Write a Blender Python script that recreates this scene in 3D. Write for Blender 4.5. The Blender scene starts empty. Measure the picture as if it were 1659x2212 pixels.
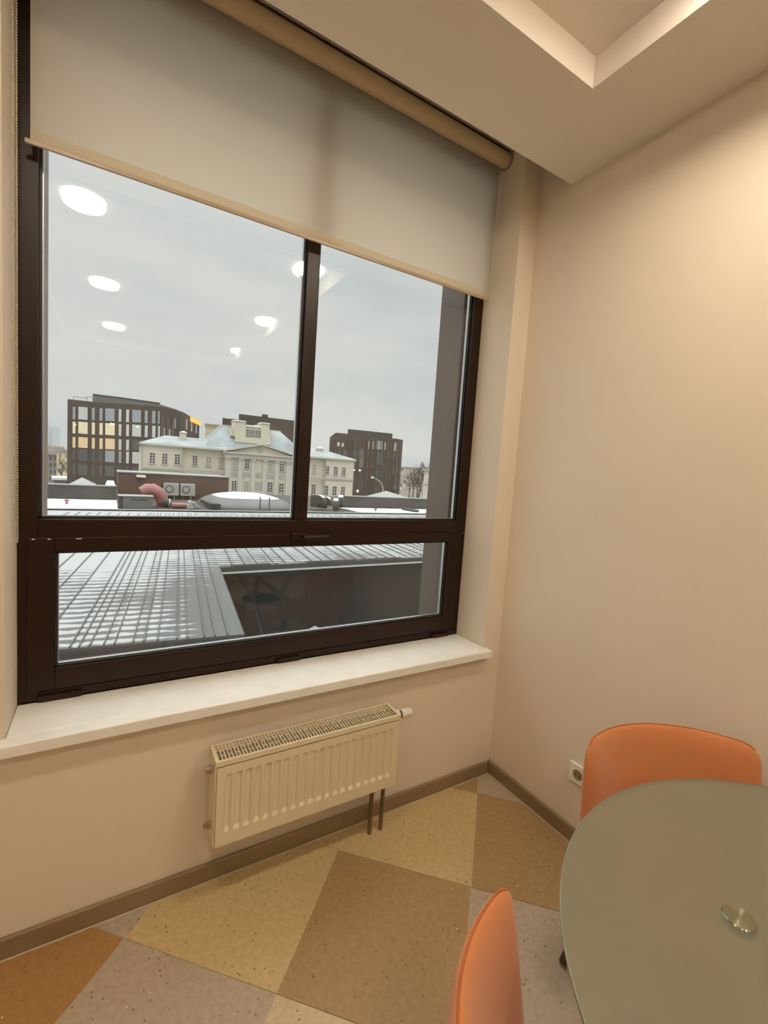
import bpy, bmesh, math, random
from mathutils import Vector, Matrix
random.seed(7)
SC = bpy.context.scene
COL = SC.collection
PI = math.pi

# ------------------------------------------------------------------ camera
IW, IH, FPX = 1659, 2212, 981.5
YAW, PITCH, ROLL = [math.radians(v) for v in (31.304, -4.832, 3.790)]
EYE = Vector((0, 0, 1.48))
ca, sa, cb, sb, cc, sc_ = math.cos(YAW), math.sin(YAW), math.cos(PITCH), math.sin(PITCH), math.cos(ROLL), math.sin(ROLL)
FW = Vector((sa * cb, ca * cb, sb)); _r = Vector((ca, -sa, 0)); _u = _r.cross(FW)
RT = _r * cc + _u * sc_; UP = -_r * sc_ + _u * cc
cam = bpy.data.cameras.new('camera'); co = bpy.data.objects.new('camera', cam); COL.objects.link(co)
cam.sensor_fit = 'VERTICAL'; cam.sensor_height = 24; cam.lens = FPX / IH * 24
cam.clip_start = 0.02; cam.clip_end = 3000
M = Matrix((RT, UP, -FW)).transposed().to_4x4(); M.translation = EYE; co.matrix_world = M
SC.camera = co

def ray(x, y): return RT * ((x - IW / 2) / FPX) - UP * ((y - IH / 2) / FPX) + FW
def at(x, y, Y): d = ray(x, y); return EYE + d * ((Y - EYE.y) / d.y)
def atz(x, y, Z): d = ray(x, y); return EYE + d * ((Z - EYE.z) / d.z)

# ------------------------------------------------------------------ exposure, sky
SC.view_settings.view_transform = 'Standard'; SC.view_settings.look = 'None'
SC.view_settings.gamma = 1; SC.view_settings.exposure = 0.0
SC.view_settings.use_curve_mapping = False
SKY_LOW, SKY_HIGH = 0.76, 4.4
LAMP = 97.0
w = bpy.data.worlds.new('sky'); SC.world = w; w.use_nodes = True
nt = w.node_tree; N = nt.nodes; L = nt.links; N.clear()
out = N.new('ShaderNodeOutputWorld'); bg = N.new('ShaderNodeBackground')
tc = N.new('ShaderNodeTexCoord'); sep = N.new('ShaderNodeSeparateXYZ'); L.new(tc.outputs['Generated'], sep.inputs[0])
mr = N.new('ShaderNodeMapRange'); mr.inputs[1].default_value = 0.45; mr.inputs[2].default_value = 0.95
mr.inputs[3].default_value = SKY_LOW; mr.inputs[4].default_value = SKY_HIGH
L.new(sep.outputs[2], mr.inputs[0])
mp = N.new('ShaderNodeMapping'); mp.inputs['Scale'].default_value = (1.3, 1.3, 5.0); L.new(tc.outputs['Generated'], mp.inputs[0])
nz = N.new('ShaderNodeTexNoise'); nz.inputs['Scale'].default_value = 1.6; nz.inputs['Detail'].default_value = 5; L.new(mp.outputs[0], nz.inputs['Vector'])
cr = N.new('ShaderNodeValToRGB'); cr.color_ramp.elements[0].position = .30; cr.color_ramp.elements[0].color = (.78, .85, .86, 1)
cr.color_ramp.elements[1].position = .62; cr.color_ramp.elements[1].color = (1.0, 1.0, .985, 1)
L.new(nz.outputs[0], cr.inputs[0]); L.new(cr.outputs[0], bg.inputs[0]); L.new(mr.outputs[0], bg.inputs[1]); L.new(bg.outputs[0], out.inputs[0])

# ------------------------------------------------------------------ materials
def mat(name, col, rough=.6, metal=0, bump=0, bscale=40, var=0, vscale=3, emit=None, estr=0, spec=.5, **kw):
    m = bpy.data.materials.new(name); m.use_nodes = True
    n = m.node_tree.nodes; l = m.node_tree.links; b = n['Principled BSDF']
    b.inputs['Base Color'].default_value = (*col, 1); b.inputs['Roughness'].default_value = rough
    b.inputs['Metallic'].default_value = metal; b.inputs['Specular IOR Level'].default_value = spec
    if kw.get('sheen'): b.inputs['Sheen Weight'].default_value = kw['sheen']
    t = n.new('ShaderNodeTexCoord')
    if var:
        z = n.new('ShaderNodeTexNoise'); z.inputs['Scale'].default_value = vscale; z.inputs['Detail'].default_value = 4
        l.new(t.outputs['Object'], z.inputs['Vector'])
        r = n.new('ShaderNodeMapRange'); r.inputs[1].default_value = .3; r.inputs[2].default_value = .7
        r.inputs[3].default_value = 1 - var; r.inputs[4].default_value = 1 + var; l.new(z.outputs[0], r.inputs[0])
        mx = n.new('ShaderNodeVectorMath'); mx.operation = 'SCALE'; mx.inputs[0].default_value = col
        l.new(r.outputs[0], mx.inputs['Scale']); l.new(mx.outputs[0], b.inputs['Base Color'])
    if bump:
        z = n.new('ShaderNodeTexNoise'); z.inputs['Scale'].default_value = bscale; z.inputs['Detail'].default_value = 3
        l.new(t.outputs['Object'], z.inputs['Vector'])
        bp = n.new('ShaderNodeBump'); bp.inputs['Strength'].default_value = bump; bp.inputs['Distance'].default_value = .002
        l.new(z.outputs[0], bp.inputs['Height']); l.new(bp.outputs[0], b.inputs['Normal'])
    if emit:
        b.inputs['Emission Color'].default_value = (*emit, 1); b.inputs['Emission Strength'].default_value = estr
    return m

WALLC = (.80, .705, .585)
m_wall = mat('wall_paint', WALLC, .75, bump=.12, bscale=120, var=.02, vscale=2, spec=.3)
m_ceil = mat('ceiling_paint', (.89, .83, .75), .85, bump=.06, bscale=90, spec=.2)
m_sill = mat('sill_laminate', (.90, .89, .86), .35, var=.03, vscale=14)
m_frame = mat('brown_pvc', (.020, .0075, .0035), .35, var=.12, vscale=6, spec=.28)
m_frame_dk = mat('rubber_gasket', (.012, .010, .010), .5)
m_spacer = mat('aluminium_spacer', (.55, .55, .55), .35, 1)
m_base = mat('baseboard_plastic', (.27, .19, .105), .5, var=.08, vscale=5)
m_caulk = mat('baseboard_lip', (.62, .52, .38), .5)
m_rad = mat('radiator_enamel', (.80, .70, .50), .33)
m_rad_in = mat('radiator_enamel_shaded', (.20, .165, .11), .7)  # same enamel, darkened in colour for the shade inside the radiator
m_white = mat('white_plastic', (.85, .80, .72), .35)
m_pipe = mat('brown_pipe', (.16, .10, .055), .5)
m_brass = mat('nickel_fitting', (.55, .47, .36), .3, 1)
m_orange = mat('orange_fabric', (.57, .20, .068), .8, bump=.25, bscale=500, var=.04, vscale=8, sheen=.3)
m_seam = mat('orange_piping', (.42, .12, .035), .8)
m_leg = mat('dark_brown_metal', (.035, .022, .018), .4)
m_glide = mat('leg_glide', (.30, .26, .14), .5)
m_chrome = mat('chrome', (.75, .75, .72), .18, 1)
m_hole = mat('socket_recess', (.30, .22, .13), .6)
m_black = mat('black_hole', (.01, .01, .01), .6)
m_chain = mat('bead_chain', (.62, .55, .42), .35)
m_tube = mat('roller_tube', (.62, .49, .30), .7)
m_rail = mat('rail_grey', (.36, .31, .27), .5)
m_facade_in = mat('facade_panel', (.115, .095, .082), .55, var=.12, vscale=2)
m_facade_l = mat('facade_panel_left_bounce', (.24, .18, .165), .55, var=.25, vscale=3)  # same panels, with reflected light on the left side painted in lighter and pinker
m_drip = mat('grey_metal_ledge', (.20, .20, .20), .45, .3)
m_lamp = mat('lamp_diffuser', (.9, .9, .85), .5, emit=(1.0, .88, .68), estr=LAMP)
m_lampside = mat('lamp_side', (.9, .9, .85), .5, emit=(1.0, .84, .70), estr=LAMP * .5)

def fabric():
    m = bpy.data.materials.new('blind_fabric'); m.use_nodes = True
    n = m.node_tree.nodes; l = m.node_tree.links; n.clear()
    o = n.new('ShaderNodeOutputMaterial'); d = n.new('ShaderNodeBsdfDiffuse'); t = n.new('ShaderNodeBsdfTranslucent'); x = n.new('ShaderNodeMixShader')
    d.inputs[0].default_value = (.82, .72, .56, 1); t.inputs[0].default_value = (.94, .86, .72, 1); x.inputs[0].default_value = .62
    tc = n.new('ShaderNodeTexCoord'); z = n.new('ShaderNodeTexNoise'); z.inputs['Scale'].default_value = 700
    l.new(tc.outputs['Object'], z.inputs['Vector']); b = n.new('ShaderNodeBump'); b.inputs['Strength'].default_value = .1; b.inputs['Distance'].default_value = .001
    l.new(z.outputs[0], b.inputs['Height']); l.new(b.outputs[0], d.inputs['Normal'])
    l.new(d.outputs[0], x.inputs[1]); l.new(t.outputs[0], x.inputs[2]); l.new(x.outputs[0], o.inputs[0]); return m
m_fabric = fabric()
def thin_glass():
    m = bpy.data.materials.new('window_glass'); m.use_nodes = True
    n = m.node_tree.nodes; l = m.node_tree.links; n.clear()
    o = n.new('ShaderNodeOutputMaterial'); g = n.new('ShaderNodeBsdfGlossy'); t = n.new('ShaderNodeBsdfTransparent'); x = n.new('ShaderNodeMixShader')
    f = n.new('ShaderNodeFresnel'); f.inputs[0].default_value = 1.45
    g.inputs['Roughness'].default_value = 0.0; g.inputs[0].default_value = (1, 1, 1, 1); t.inputs[0].default_value = (.985, .99, .985, 1)
    ge = n.new('ShaderNodeNewGeometry'); iv = n.new('ShaderNodeMath'); iv.operation = 'SUBTRACT'; iv.inputs[0].default_value = 1.0; l.new(ge.outputs['Backfacing'], iv.inputs[1])
    k1 = n.new('ShaderNodeMath'); k1.operation = 'MULTIPLY'; k1.inputs[1].default_value = 1.4; l.new(f.outputs[0], k1.inputs[0])
    k2 = n.new('ShaderNodeMath'); k2.operation = 'MULTIPLY'; k2.use_clamp = True; l.new(k1.outputs[0], k2.inputs[0]); l.new(iv.outputs[0], k2.inputs[1])
    l.new(k2.outputs[0], x.inputs[0]); l.new(t.outputs[0], x.inputs[1]); l.new(g.outputs[0], x.inputs[2]); l.new(x.outputs[0], o.inputs[0]); return m
m_glass = thin_glass()
def frosted():
    m = bpy.data.materials.new('frosted_glass'); m.use_nodes = True
    n = m.node_tree.nodes; l = m.node_tree.links; n.clear()
    o = n.new('ShaderNodeOutputMaterial')
    rf = n.new('ShaderNodeBsdfRefraction'); rf.inputs[0].default_value = (.93, .97, .90, 1); rf.inputs['Roughness'].default_value = .42; rf.inputs['IOR'].default_value = 1.3
    tr = n.new('ShaderNodeBsdfTranslucent'); tr.inputs[0].default_value = (.70, .72, .60, 1)
    df = n.new('ShaderNodeBsdfDiffuse'); df.inputs[0].default_value = (.50, .50, .40, 1)
    tp = n.new('ShaderNodeBsdfTransparent'); tp.inputs[0].default_value = (.85, .9, .84, 1)
    gl = n.new('ShaderNodeBsdfGlossy'); gl.inputs['Roughness'].default_value = .35
    a = n.new('ShaderNodeMixShader'); a.inputs[0].default_value = .28; l.new(rf.outputs[0], a.inputs[1]); l.new(tr.outputs[0], a.inputs[2])
    b = n.new('ShaderNodeMixShader'); b.inputs[0].default_value = .22; l.new(a.outputs[0], b.inputs[1]); l.new(df.outputs[0], b.inputs[2])
    f = n.new('ShaderNodeFresnel'); f.inputs[0].default_value = 1.4
    e = n.new('ShaderNodeMixShader'); l.new(f.outputs[0], e.inputs[0]); l.new(b.outputs[0], e.inputs[1]); l.new(gl.outputs[0], e.inputs[2])
    l.new(e.outputs[0], o.inputs[0]); return m
m_frost = frosted()
m_gedge = mat('glass_edge', (.30, .36, .27), .3)
def brushed():
    m = mat('brushed_cap', (.40, .40, .30), .26, 1)
    b = m.node_tree.nodes['Principled BSDF']; b.inputs['Anisotropic'].default_value = .95
    t = m.node_tree.nodes.new('ShaderNodeTangent'); t.direction_type = 'RADIAL'; t.axis = 'Z'; b.inputs['Anisotropic Rotation'].default_value = .25
    m.node_tree.links.new(t.outputs[0], b.inputs['Tangent']); return m
m_cap = brushed()

def tile_mat(name, col):
    m = bpy.data.materials.new(name); m.use_nodes = True
    n = m.node_tree.nodes; l = m.node_tree.links; b = n['Principled BSDF']
    b.inputs['Roughness'].default_value = .42; b.inputs['Specular IOR Level'].default_value = .4
    t = n.new('ShaderNodeTexCoord')
    z = n.new('ShaderNodeTexNoise'); z.inputs['Scale'].default_value = 60; z.inputs['Detail'].default_value = 6; l.new(t.outputs['Object'], z.inputs['Vector'])
    r = n.new('ShaderNodeMapRange'); r.inputs[1].default_value = .3; r.inputs[2].default_value = .7; r.inputs[3].default_value = .88; r.inputs[4].default_value = 1.1
    l.new(z.outputs[0], r.inputs[0])
    s = n.new('ShaderNodeVectorMath'); s.operation = 'SCALE'; s.inputs[0].default_value = col; l.new(r.outputs[0], s.inputs['Scale'])
    last = s.outputs[0]
    for (sc, th, pr, cc_) in ((42, .075, .30, (.09, .045, .02)), (70, .12, .12, (.16, .09, .045)), (36, .06, .10, (.80, .70, .55))):
        v = n.new('ShaderNodeTexVoronoi'); v.inputs['Scale'].default_value = sc; l.new(t.outputs['Object'], v.inputs['Vector'])
        c = n.new('ShaderNodeMath'); c.operation = 'LESS_THAN'; c.inputs[1].default_value = th * 1.6; l.new(v.outputs['Distance'], c.inputs[0])
        sp = n.new('ShaderNodeSeparateColor'); l.new(v.outputs['Color'], sp.inputs[0])
        p = n.new('ShaderNodeMath'); p.operation = 'LESS_THAN'; p.inputs[1].default_value = pr; l.new(sp.outputs[0], p.inputs[0])
        k = n.new('ShaderNodeMath'); k.operation = 'MULTIPLY'; l.new(c.outputs[0], k.inputs[0]); l.new(p.outputs[0], k.inputs[1])
        k2 = n.new('ShaderNodeMath'); k2.operation = 'MULTIPLY'; k2.inputs[1].default_value = .8; l.new(k.outputs[0], k2.inputs[0])
        mx = n.new('ShaderNodeMix'); mx.data_type = 'RGBA'; l.new(k2.outputs[0], mx.inputs['Factor']); l.new(last, mx.inputs[6]); mx.inputs[7].default_value = (*cc_, 1)
        last = mx.outputs[2]
    l.new(last, b.inputs['Base Color']); return m
T = {'y': tile_mat('tile_yellow', (.60, .45, .235)), 'b': tile_mat('tile_brown', (.40, .262, .125)), 'g': tile_mat('tile_grey', (.47, .385, .30)),
     'o': tile_mat('tile_ochre', (.40, .215, .082)), 'c': tile_mat('tile_cream', (.62, .49, .31)), 'k': mat('tile_weld', (.66, .52, .33), .5)}

# ------------------------------------------------------------------ mesh helpers
def box(bm, x0, x1, y0, y1, z0, z1, mi=0, mtx=None):
    v = [Vector((x, y, z)) for x in (x0, x1) for y in (y0, y1) for z in (z0, z1)]
    if mtx: v = [mtx @ a for a in v]
    v = [bm.verts.new(a) for a in v]
    for f in ((0, 1, 3, 2), (4, 6, 7, 5), (0, 4, 5, 1), (2, 3, 7, 6), (0, 2, 6, 4), (1, 5, 7, 3)):
        bm.faces.new([v[i] for i in f]).material_index = mi
    return v
def prism(bm, pts, d, mi=0):
    """pts: list of Vector polygon, extruded by vector d"""
    a = [bm.verts.new(p) for p in pts]; b = [bm.verts.new(p + d) for p in pts]; n = len(pts)
    for f in [a[::-1], b] + [[a[i], a[(i + 1) % n], b[(i + 1) % n], b[i]] for i in range(n)]:
        bm.faces.new(f).material_index = mi
def tube(bm, pts, rad, seg=12, cap=True, mi=0):
    pts = [Vector(p) for p in pts]; n = len(pts)
    if not isinstance(rad, (list, tuple)): rad = [rad] * n
    rings = []; pu = None
    for i, p in enumerate(pts):
        d = (pts[min(i + 1, n - 1)] - pts[max(i - 1, 0)]).normalized()
        if pu is None: pu = d.orthogonal().normalized()
        pu = (pu - d * pu.dot(d)).normalized(); q = d.cross(pu)
        rings.append([bm.verts.new(p + (pu * math.cos(2 * PI * k / seg) + q * math.sin(2 * PI * k / seg)) * rad[i]) for k in range(seg)])
    for a, b in zip(rings, rings[1:]):
        for k in range(seg): bm.faces.new((a[k], a[(k + 1) % seg], b[(k + 1) % seg], b[k])).material_index = mi
    if cap: bm.faces.new(rings[0][::-1]).material_index = mi; bm.faces.new(rings[-1]).material_index = mi
def lathe(bm, prof, c=(0, 0, 0), seg=32, axis='z', mi=0):
    c = Vector(c); rings = []
    for r, h in prof:
        ring = []
        for k in range(seg):
            a = 2 * PI * k / seg; u, v = r * math.cos(a), r * math.sin(a)
            p = {'z': (u, v, h), 'y': (u, h, v), 'x': (h, u, v)}[axis]; ring.append(bm.verts.new(c + Vector(p)))
        rings.append(ring)
    for a, b in zip(rings, rings[1:]):
        for k in range(seg): bm.faces.new((a[k], a[(k + 1) % seg], b[(k + 1) % seg], b[k])).material_index = mi
    bm.faces.new(rings[0][::-1]).material_index = mi; bm.faces.new(rings[-1]).material_index = mi
def obj(name, bm, m, parent=None, smooth=False, bevel=0, seg=2, sub=0):
    bmesh.ops.recalc_face_normals(bm, faces=bm.faces)
    me = bpy.data.meshes.new(name); bm.to_mesh(me); bm.free()
    for k in (m if isinstance(m, (list, tuple)) else [m]): me.materials.append(k)
    o = bpy.data.objects.new(name, me); COL.objects.link(o)
    if parent: o.parent = parent
    if smooth:
        for p in me.polygons: p.use_smooth = True
        if smooth != 'all':
            me.set_sharp_from_angle(angle=math.radians(40))
    if bevel:
        b = o.modifiers.new('bevel', 'BEVEL'); b.width = bevel; b.segments = seg; b.limit_method = 'ANGLE'; b.angle_limit = math.radians(40)
    if sub:
        s = o.modifiers.new('sub', 'SUBSURF'); s.levels = sub; s.render_levels = sub
    return o
def B(): return bmesh.new()
def thing(name, label, cat, loc=(0, 0, 0), rz=0, group=None, kind=None):
    o = bpy.data.objects.new(name, None); COL.objects.link(o); o.location = loc; o.rotation_euler = (0, 0, rz); o.empty_display_size = .1
    return tag(o, label, cat, group, kind)
def tag(o, label=None, cat=None, group=None, kind=None):
    if label: o['label'] = label
    if cat: o['category'] = cat
    if group: o['group'] = group
    if kind: o['kind'] = kind
    return o
def bxo(name, m, parent, *b, bevel=0, mtx=None):
    bm = B(); box(bm, *b, mtx=mtx); return obj(name, bm, m, parent, bevel=bevel)
def struct(o, label, cat): return tag(o, label, cat, kind='structure')



# ------------------------------------------------------------------ room shell
XR, YW = 1.6786, 1.568
XL, YB, ZT = -2.6, -3.6, 3.2
OX0, OX1, OZ0, OZ1 = -.243, 1.571, .64, 3.05      # inner opening
YF = 1.768                                          # window frame face
ZC = 2.766
# floor tiles
V1 = Vector((1.148, 1.103)); TS = .514; E1 = Vector((.7071, .7071)); E2 = Vector((-.7071, .7071))
def clip(poly, x0, x1, y0, y1):
    for ax, lim, s in ((0, x0, 1), (0, x1, -1), (1, y0, 1), (1, y1, -1)):
        o = []
        for i in range(len(poly)):
            p, q = poly[i], poly[(i + 1) % len(poly)]; dp, dq = s * (p[ax] - lim), s * (q[ax] - lim)
            if dp >= 0: o.append(p)
            if dp * dq < 0: o.append(p + (q - p) * (dp / (dp - dq)))
        poly = o
        if len(poly) < 3: return []
    return poly
fixed = {(0, 0): 'y', (0, -1): 'b', (-1, 0): 'b', (-1, -1): 'g', (1, -1): 'g', (1, 0): 'b', (-1, 1): 'y', (-2, 1): 'g', (-2, 2): 'o', (-1, 2): 'g',
         (0, 1): 'y', (-2, 0): 'c', (-3, 1): 'c', (-3, 2): 'o', (-2, 3): 'y', (-2, -1): 'b', (0, -2): 'y', (-1, -2): 'y'}
keys = ['y', 'b', 'g', 'o', 'c', 'k']
bm = B(); box(bm, XL, XR, YB, YW, -.12, -.002, 5)
g = .0012
for i in range(-14, 5):
    for j in range(-9, 10):
        P = [V1 + E1 * (TS * a) + E2 * (TS * b) for a, b in ((i, j), (i + 1, j), (i + 1, j + 1), (i, j + 1))]
        c = sum(P, Vector((0, 0))) / 4; P = [p + (c - p).normalized() * g * 1.41 for p in P]
        P = clip(P, XL, XR, YB, YW)
        if len(P) < 3: continue
        k = fixed.get((i, j)) or random.choice('ybgoc')
        f = bm.faces.new([bm.verts.new((p.x, p.y, 0)) for p in P]); f.material_index = keys.index(k)
struct(obj('floor', bm, [T[k] for k in keys]), 'linoleum floor of diagonal beige, brown and grey squares', 'floor')
bm = B(); box(bm, XR, XR + .15, YB - .15, YW + .45, -.12, ZT); struct(obj('wall_right', bm, m_wall), 'cream painted wall right of the window', 'wall')
bm = B(); box(bm, XL - .15, XL, YB - .15, YW + .45, -.12, ZT); struct(obj('wall_left', bm, m_wall), 'cream painted wall at the left end of the room', 'wall')
bm = B(); box(bm, XL, XR, YB - .15, YB, -.12, ZT); struct(obj('wall_back', bm, m_wall), 'cream painted wall behind the camera', 'wall')
bm = B(); YI = 1.83
box(bm, XL, OX0, YW, YI, -.12, ZT); box(bm, OX1, XR, YW, YI, -.12, ZT); box(bm, OX0, OX1, YW, YI, -.12, OZ0); box(bm, OX0, OX1, YW, YI, OZ1, ZT)
struct(obj('wall_front', bm, m_wall), 'cream painted wall around and under the window', 'wall')
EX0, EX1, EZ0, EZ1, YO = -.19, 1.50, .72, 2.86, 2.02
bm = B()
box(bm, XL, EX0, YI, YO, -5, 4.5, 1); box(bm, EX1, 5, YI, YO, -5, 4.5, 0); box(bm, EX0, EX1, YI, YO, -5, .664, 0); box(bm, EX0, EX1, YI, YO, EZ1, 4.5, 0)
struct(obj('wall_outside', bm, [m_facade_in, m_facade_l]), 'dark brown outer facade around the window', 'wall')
# ceiling with coffer and blind pocket
CX0, CX1, CY0, CY1, CZ = -.45, 1.325, -2.75, 1.053, 2.862; YP = 1.397
bm = B()
box(bm, XL, CX0, YB, YP, ZC, CZ); box(bm, CX1, XR, YB, YP, ZC, CZ); box(bm, CX0, CX1, CY1, YP, ZC, CZ); box(bm, CX0, CX1, YB, CY0, ZC, CZ)
box(bm, XL, XR, YB, YP, CZ, ZT); box(bm, XL, XR, YP, YW, ZT - .06, ZT)
struct(obj('ceiling', bm, m_ceil), 'dropped plaster ceiling with a square recessed coffer', 'ceiling')
# baseboards
def baseboard(name, x0, x1, y0, y1, lab, lip):
    bm = B(); box(bm, x0, x1, y0, y1, 0, .066); o = obj(name, bm, m_base, bevel=.006, seg=3); struct(o, lab, 'baseboard')
    bm = B(); box(bm, *lip, 0.0005, .004); obj('lip', bm, m_caulk, o)
baseboard('baseboard_front', XL, XR - .016, YW - .015, YW - .0005, 'brown plastic skirting along the window wall', (XL, XR - .02, YW - .020, YW - .0155))
baseboard('baseboard_right', XR - .015, XR - .0005, YB, YW - .0005, 'brown plastic skirting along the right wall', (XR - .020, XR - .0155, YB, YW - .02))

# window sill board
bm = B(); box(bm, -.32, OX1 + .012, 1.519, YW - .0005, .633, .669); box(bm, OX0 + .001, OX1 - .001, YW - .0005, YF - .0005, .641, .669)
sill = obj('windowsill', bm, m_sill, bevel=.004, seg=3); tag(sill, 'white laminate windowsill board running under the brown window', 'windowsill')

# ------------------------------------------------------------------ window
win = thing('window_1', 'large dark brown plastic window with two tall fixed panes above one low tilting sash', 'window', (.66, YF, .69), kind='structure')
def W(name, boxes, m, parent=win, bevel=.002, base=Vector((.66, YF, .69))):
    bm = B()
    for b in boxes:
        box(bm, b[0] - base.x, b[1] - base.x, b[2] - base.y, b[3] - base.y, b[4] - base.z, b[5] - base.z)
    return obj(name, bm, m, parent, bevel=bevel)
y0, y1 = YF, 1.829
fr = W('frame', [(-.240, -.190, y0, y1, .671, 2.99), (1.512, 1.5695, y0, y1, .671, 2.99), (-.19, 1.512, y0, y1, 2.90, 2.99), (-.19, 1.512, y0, y1, .671, .700), (-.19, 1.512, y0, y1, 1.205, 1.266)], m_frame)
mu = W('mullion', [(.652, .703, y0 + .001, y1, 1.266, 2.90)], m_frame)
sh = W('sash', [(-.217, -.146, y0 - .008, 1.80, .705, 1.208), (1.458, 1.543, y0 - .008, 1.80, .705, 1.208), (-.146, 1.458, y0 - .008, 1.80, 1.163, 1.208), (-.146, 1.458, y0 - .008, 1.80, .705, .778)], m_frame)
def pane(name, x0, x1, z0, z1, ya, parent):
    t = .022
    p = W(name, [(x0, x1, ya, ya + .004, z0, z1)], m_glass, parent, 0)
    p2 = W(name, [(x0, x1, ya + .022, ya + .026, z0, z1)], m_glass, parent, 0)
    g = W('gasket', [(x0, x0 + .006, ya - .006, ya - .0005, z0, z1), (x1 - .006, x1, ya - .006, ya - .0005, z0, z1), (x0, x1, ya - .006, ya - .0005, z0, z0 + .006), (x0, x1, ya - .006, ya - .0005, z1 - .006, z1)], m_frame_dk, parent, 0)
    s = W('spacer', [(x0, x0 + .008, ya + .005, ya + .021, z0, z1), (x1 - .008, x1, ya + .005, ya + .021, z0, z1), (x0, x1, ya + .005, ya + .021, z0, z0 + .008), (x0, x1, ya + .005, ya + .021, z1 - .008, z1)], m_spacer, parent, 0)
pane('glass_pane', -.189, .651, 1.267, 2.899, 1.790, win)
pane('glass_pane', .704, 1.511, 1.267, 2.899, 1.790, win)
pane('glass_pane', -.145, 1.457, .779, 1.162, 1.772, win)
hb = W('handle', [(.632, .700, y0 - .020, y0 - .0085, 1.188, 1.215)], m_frame, bevel=.003)
bm = B(); tube(bm, [(.68 - .66, -.018, .51), (.685 - .66, -.045, .51), (.70 - .66, -.052, .511), (.735 - .66, -.054, .512), (.785 - .66, -.054, .513)], [.009, .009, .008, .007, .006]); obj('lever', bm, m_frame, hb, smooth=True)
for xa, xb in ((-.19, -.07), (.60, .70), (1.40, 1.50)):
    W('hinge_cover', [(xa, xb, y0 - .014, y0 - .0005, .6705, .690)], m_frame, bevel=.003)
# chipped scuffs along the sash joint
bm = B()
for x in (-.205, -.165, -.090, -.083, 1.545): box(bm, x - .66, x - .66 + .008, -.0095, -.0082, .512, .515)
obj('scuff', bm, m_white, win)
# outer ledge
led = B(); prism(led, [Vector((EX0, 1.8305, .735)), Vector((EX0, 2.045, .683)), Vector((EX0, 2.045, .665)), Vector((EX0, 1.8305, .665))], Vector((EX1 - EX0, 0, 0)))
prism(led, [Vector((EX0, 1.90, .7185)), Vector((EX0, 1.905, .7235)), Vector((EX0, 1.910, .716))], Vector((EX1 - EX0, 0, 0))); struct(obj('trim_1', led, m_drip), 'grey metal drip ledge outside under the window', 'ledge')
bm = B(); c = Vector((.83, 1.92, .716))
ring = [bm.verts.new(c + Vector((math.cos(a) * (.06 + .015 * math.sin(3 * a)), math.sin(a) * .035, -math.sin(a) * .035 * .24))) for a in [2 * PI * k / 14 for k in range(14)]]
top = bm.verts.new(c + Vector((0, 0, .035)))
for k in range(14): bm.faces.new((ring[k], ring[(k + 1) % 14], top))
bm.faces.new(ring[::-1]); m_ice = mat('dirty_snow', (.45, .44, .42), .7, bump=.5, bscale=60)
tag(obj('snow_lump', bm, m_ice, smooth=True), 'small grey heap of old snow on the ledge outside the low pane', 'snow')

# ------------------------------------------------------------------ roller blind
bl = thing('roller_blind', 'beige roller blind pulled a third of the way down over the window', 'blind', (.668, 1.72, 2.967))
bb = Vector((.668, 1.72, 2.967))
bm = B()
sheet = lambda bm, x0, x1, y, z0, z1: bm.faces.new([bm.verts.new(v) for v in ((x0, y, z0), (x1, y, z0), (x1, y, z1), (x0, y, z1))])
sheet(bm, -.204 - bb.x, 1.554 - bb.x, 0, 2.355 - bb.z, 0)
obj('fabric', bm, m_fabric, bl)
bm = B(); box(bm, -.2165 - bb.x, 1.558 - bb.x, -.004, .004, 2.341 - bb.z, 2.354 - bb.z)
obj('bottom_bar', bm, mat('blind_bar', (.50, .40, .29), .35), bl, bevel=.002)
bm = B(); sheet(bm, -.204 - bb.x, 1.554 - bb.x, -.0015, 2.355 - bb.z, 2.383 - bb.z); obj('hem', bm, m_fabric, bl)
bm = B(); lathe(bm, [(.033, -.222 - bb.x), (.033, 1.562 - bb.x)], (0, -.034, 0), 32, 'x'); obj('roller_tube', bm, m_tube, bl, smooth=True)
bm = B(); box(bm, -.239 - bb.x, 1.5702 - bb.x, -.070, -.005, .046, .062); box(bm, -.239 - bb.x, 1.5702 - bb.x, -.070, -.066, .024, .046); obj('head_rail', bm, m_rail, bl, bevel=.002)
for x in (1.5625, -.241):
    bm = B(); pts = [Vector((x - bb.x, -.034 + .040 * math.cos(a), .040 * math.sin(a))) for a in [PI + PI * k / 12 for k in range(13)]] + [Vector((x - bb.x, .006, .062)), Vector((x - bb.x, -.074, .062))]
    prism(bm, pts, Vector((.008, 0, 0))); obj('bracket', bm, m_rail, bl, bevel=.001)
bm = B()
def bead(c, r):
    o = [bm.verts.new(c + Vector(v) * r) for v in ((0, 0, 1), (1, 0, 0), (0, 1, 0), (-1, 0, 0), (0, -1, 0), (0, 0, -1))]
    for f in ((0, 1, 2), (0, 2, 3), (0, 3, 4), (0, 4, 1), (5, 2, 1), (5, 3, 2), (5, 4, 3), (5, 1, 4)): bm.faces.new([o[i] for i in f])
for yy, xx in ((-.062, -.234), (-.030, -.230)):
    k = 0
    while 2.93 - k * .0072 > 1.225: bead(Vector((xx - bb.x, yy, 2.93 - k * .0072 - bb.z)), .0031); k += 1
    tube(bm, [(xx - bb.x, yy, -.02), (xx - bb.x, yy, 1.225 - bb.z)], .0012, 6)
for k in range(9):
    a = PI * k / 8; bead(Vector((-.2295 - bb.x, -.046 - .016 * math.cos(a), 1.225 - bb.z - .016 * math.sin(a))), .0031)
obj('bead_chain', bm, m_chain, bl, smooth='all')

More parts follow.
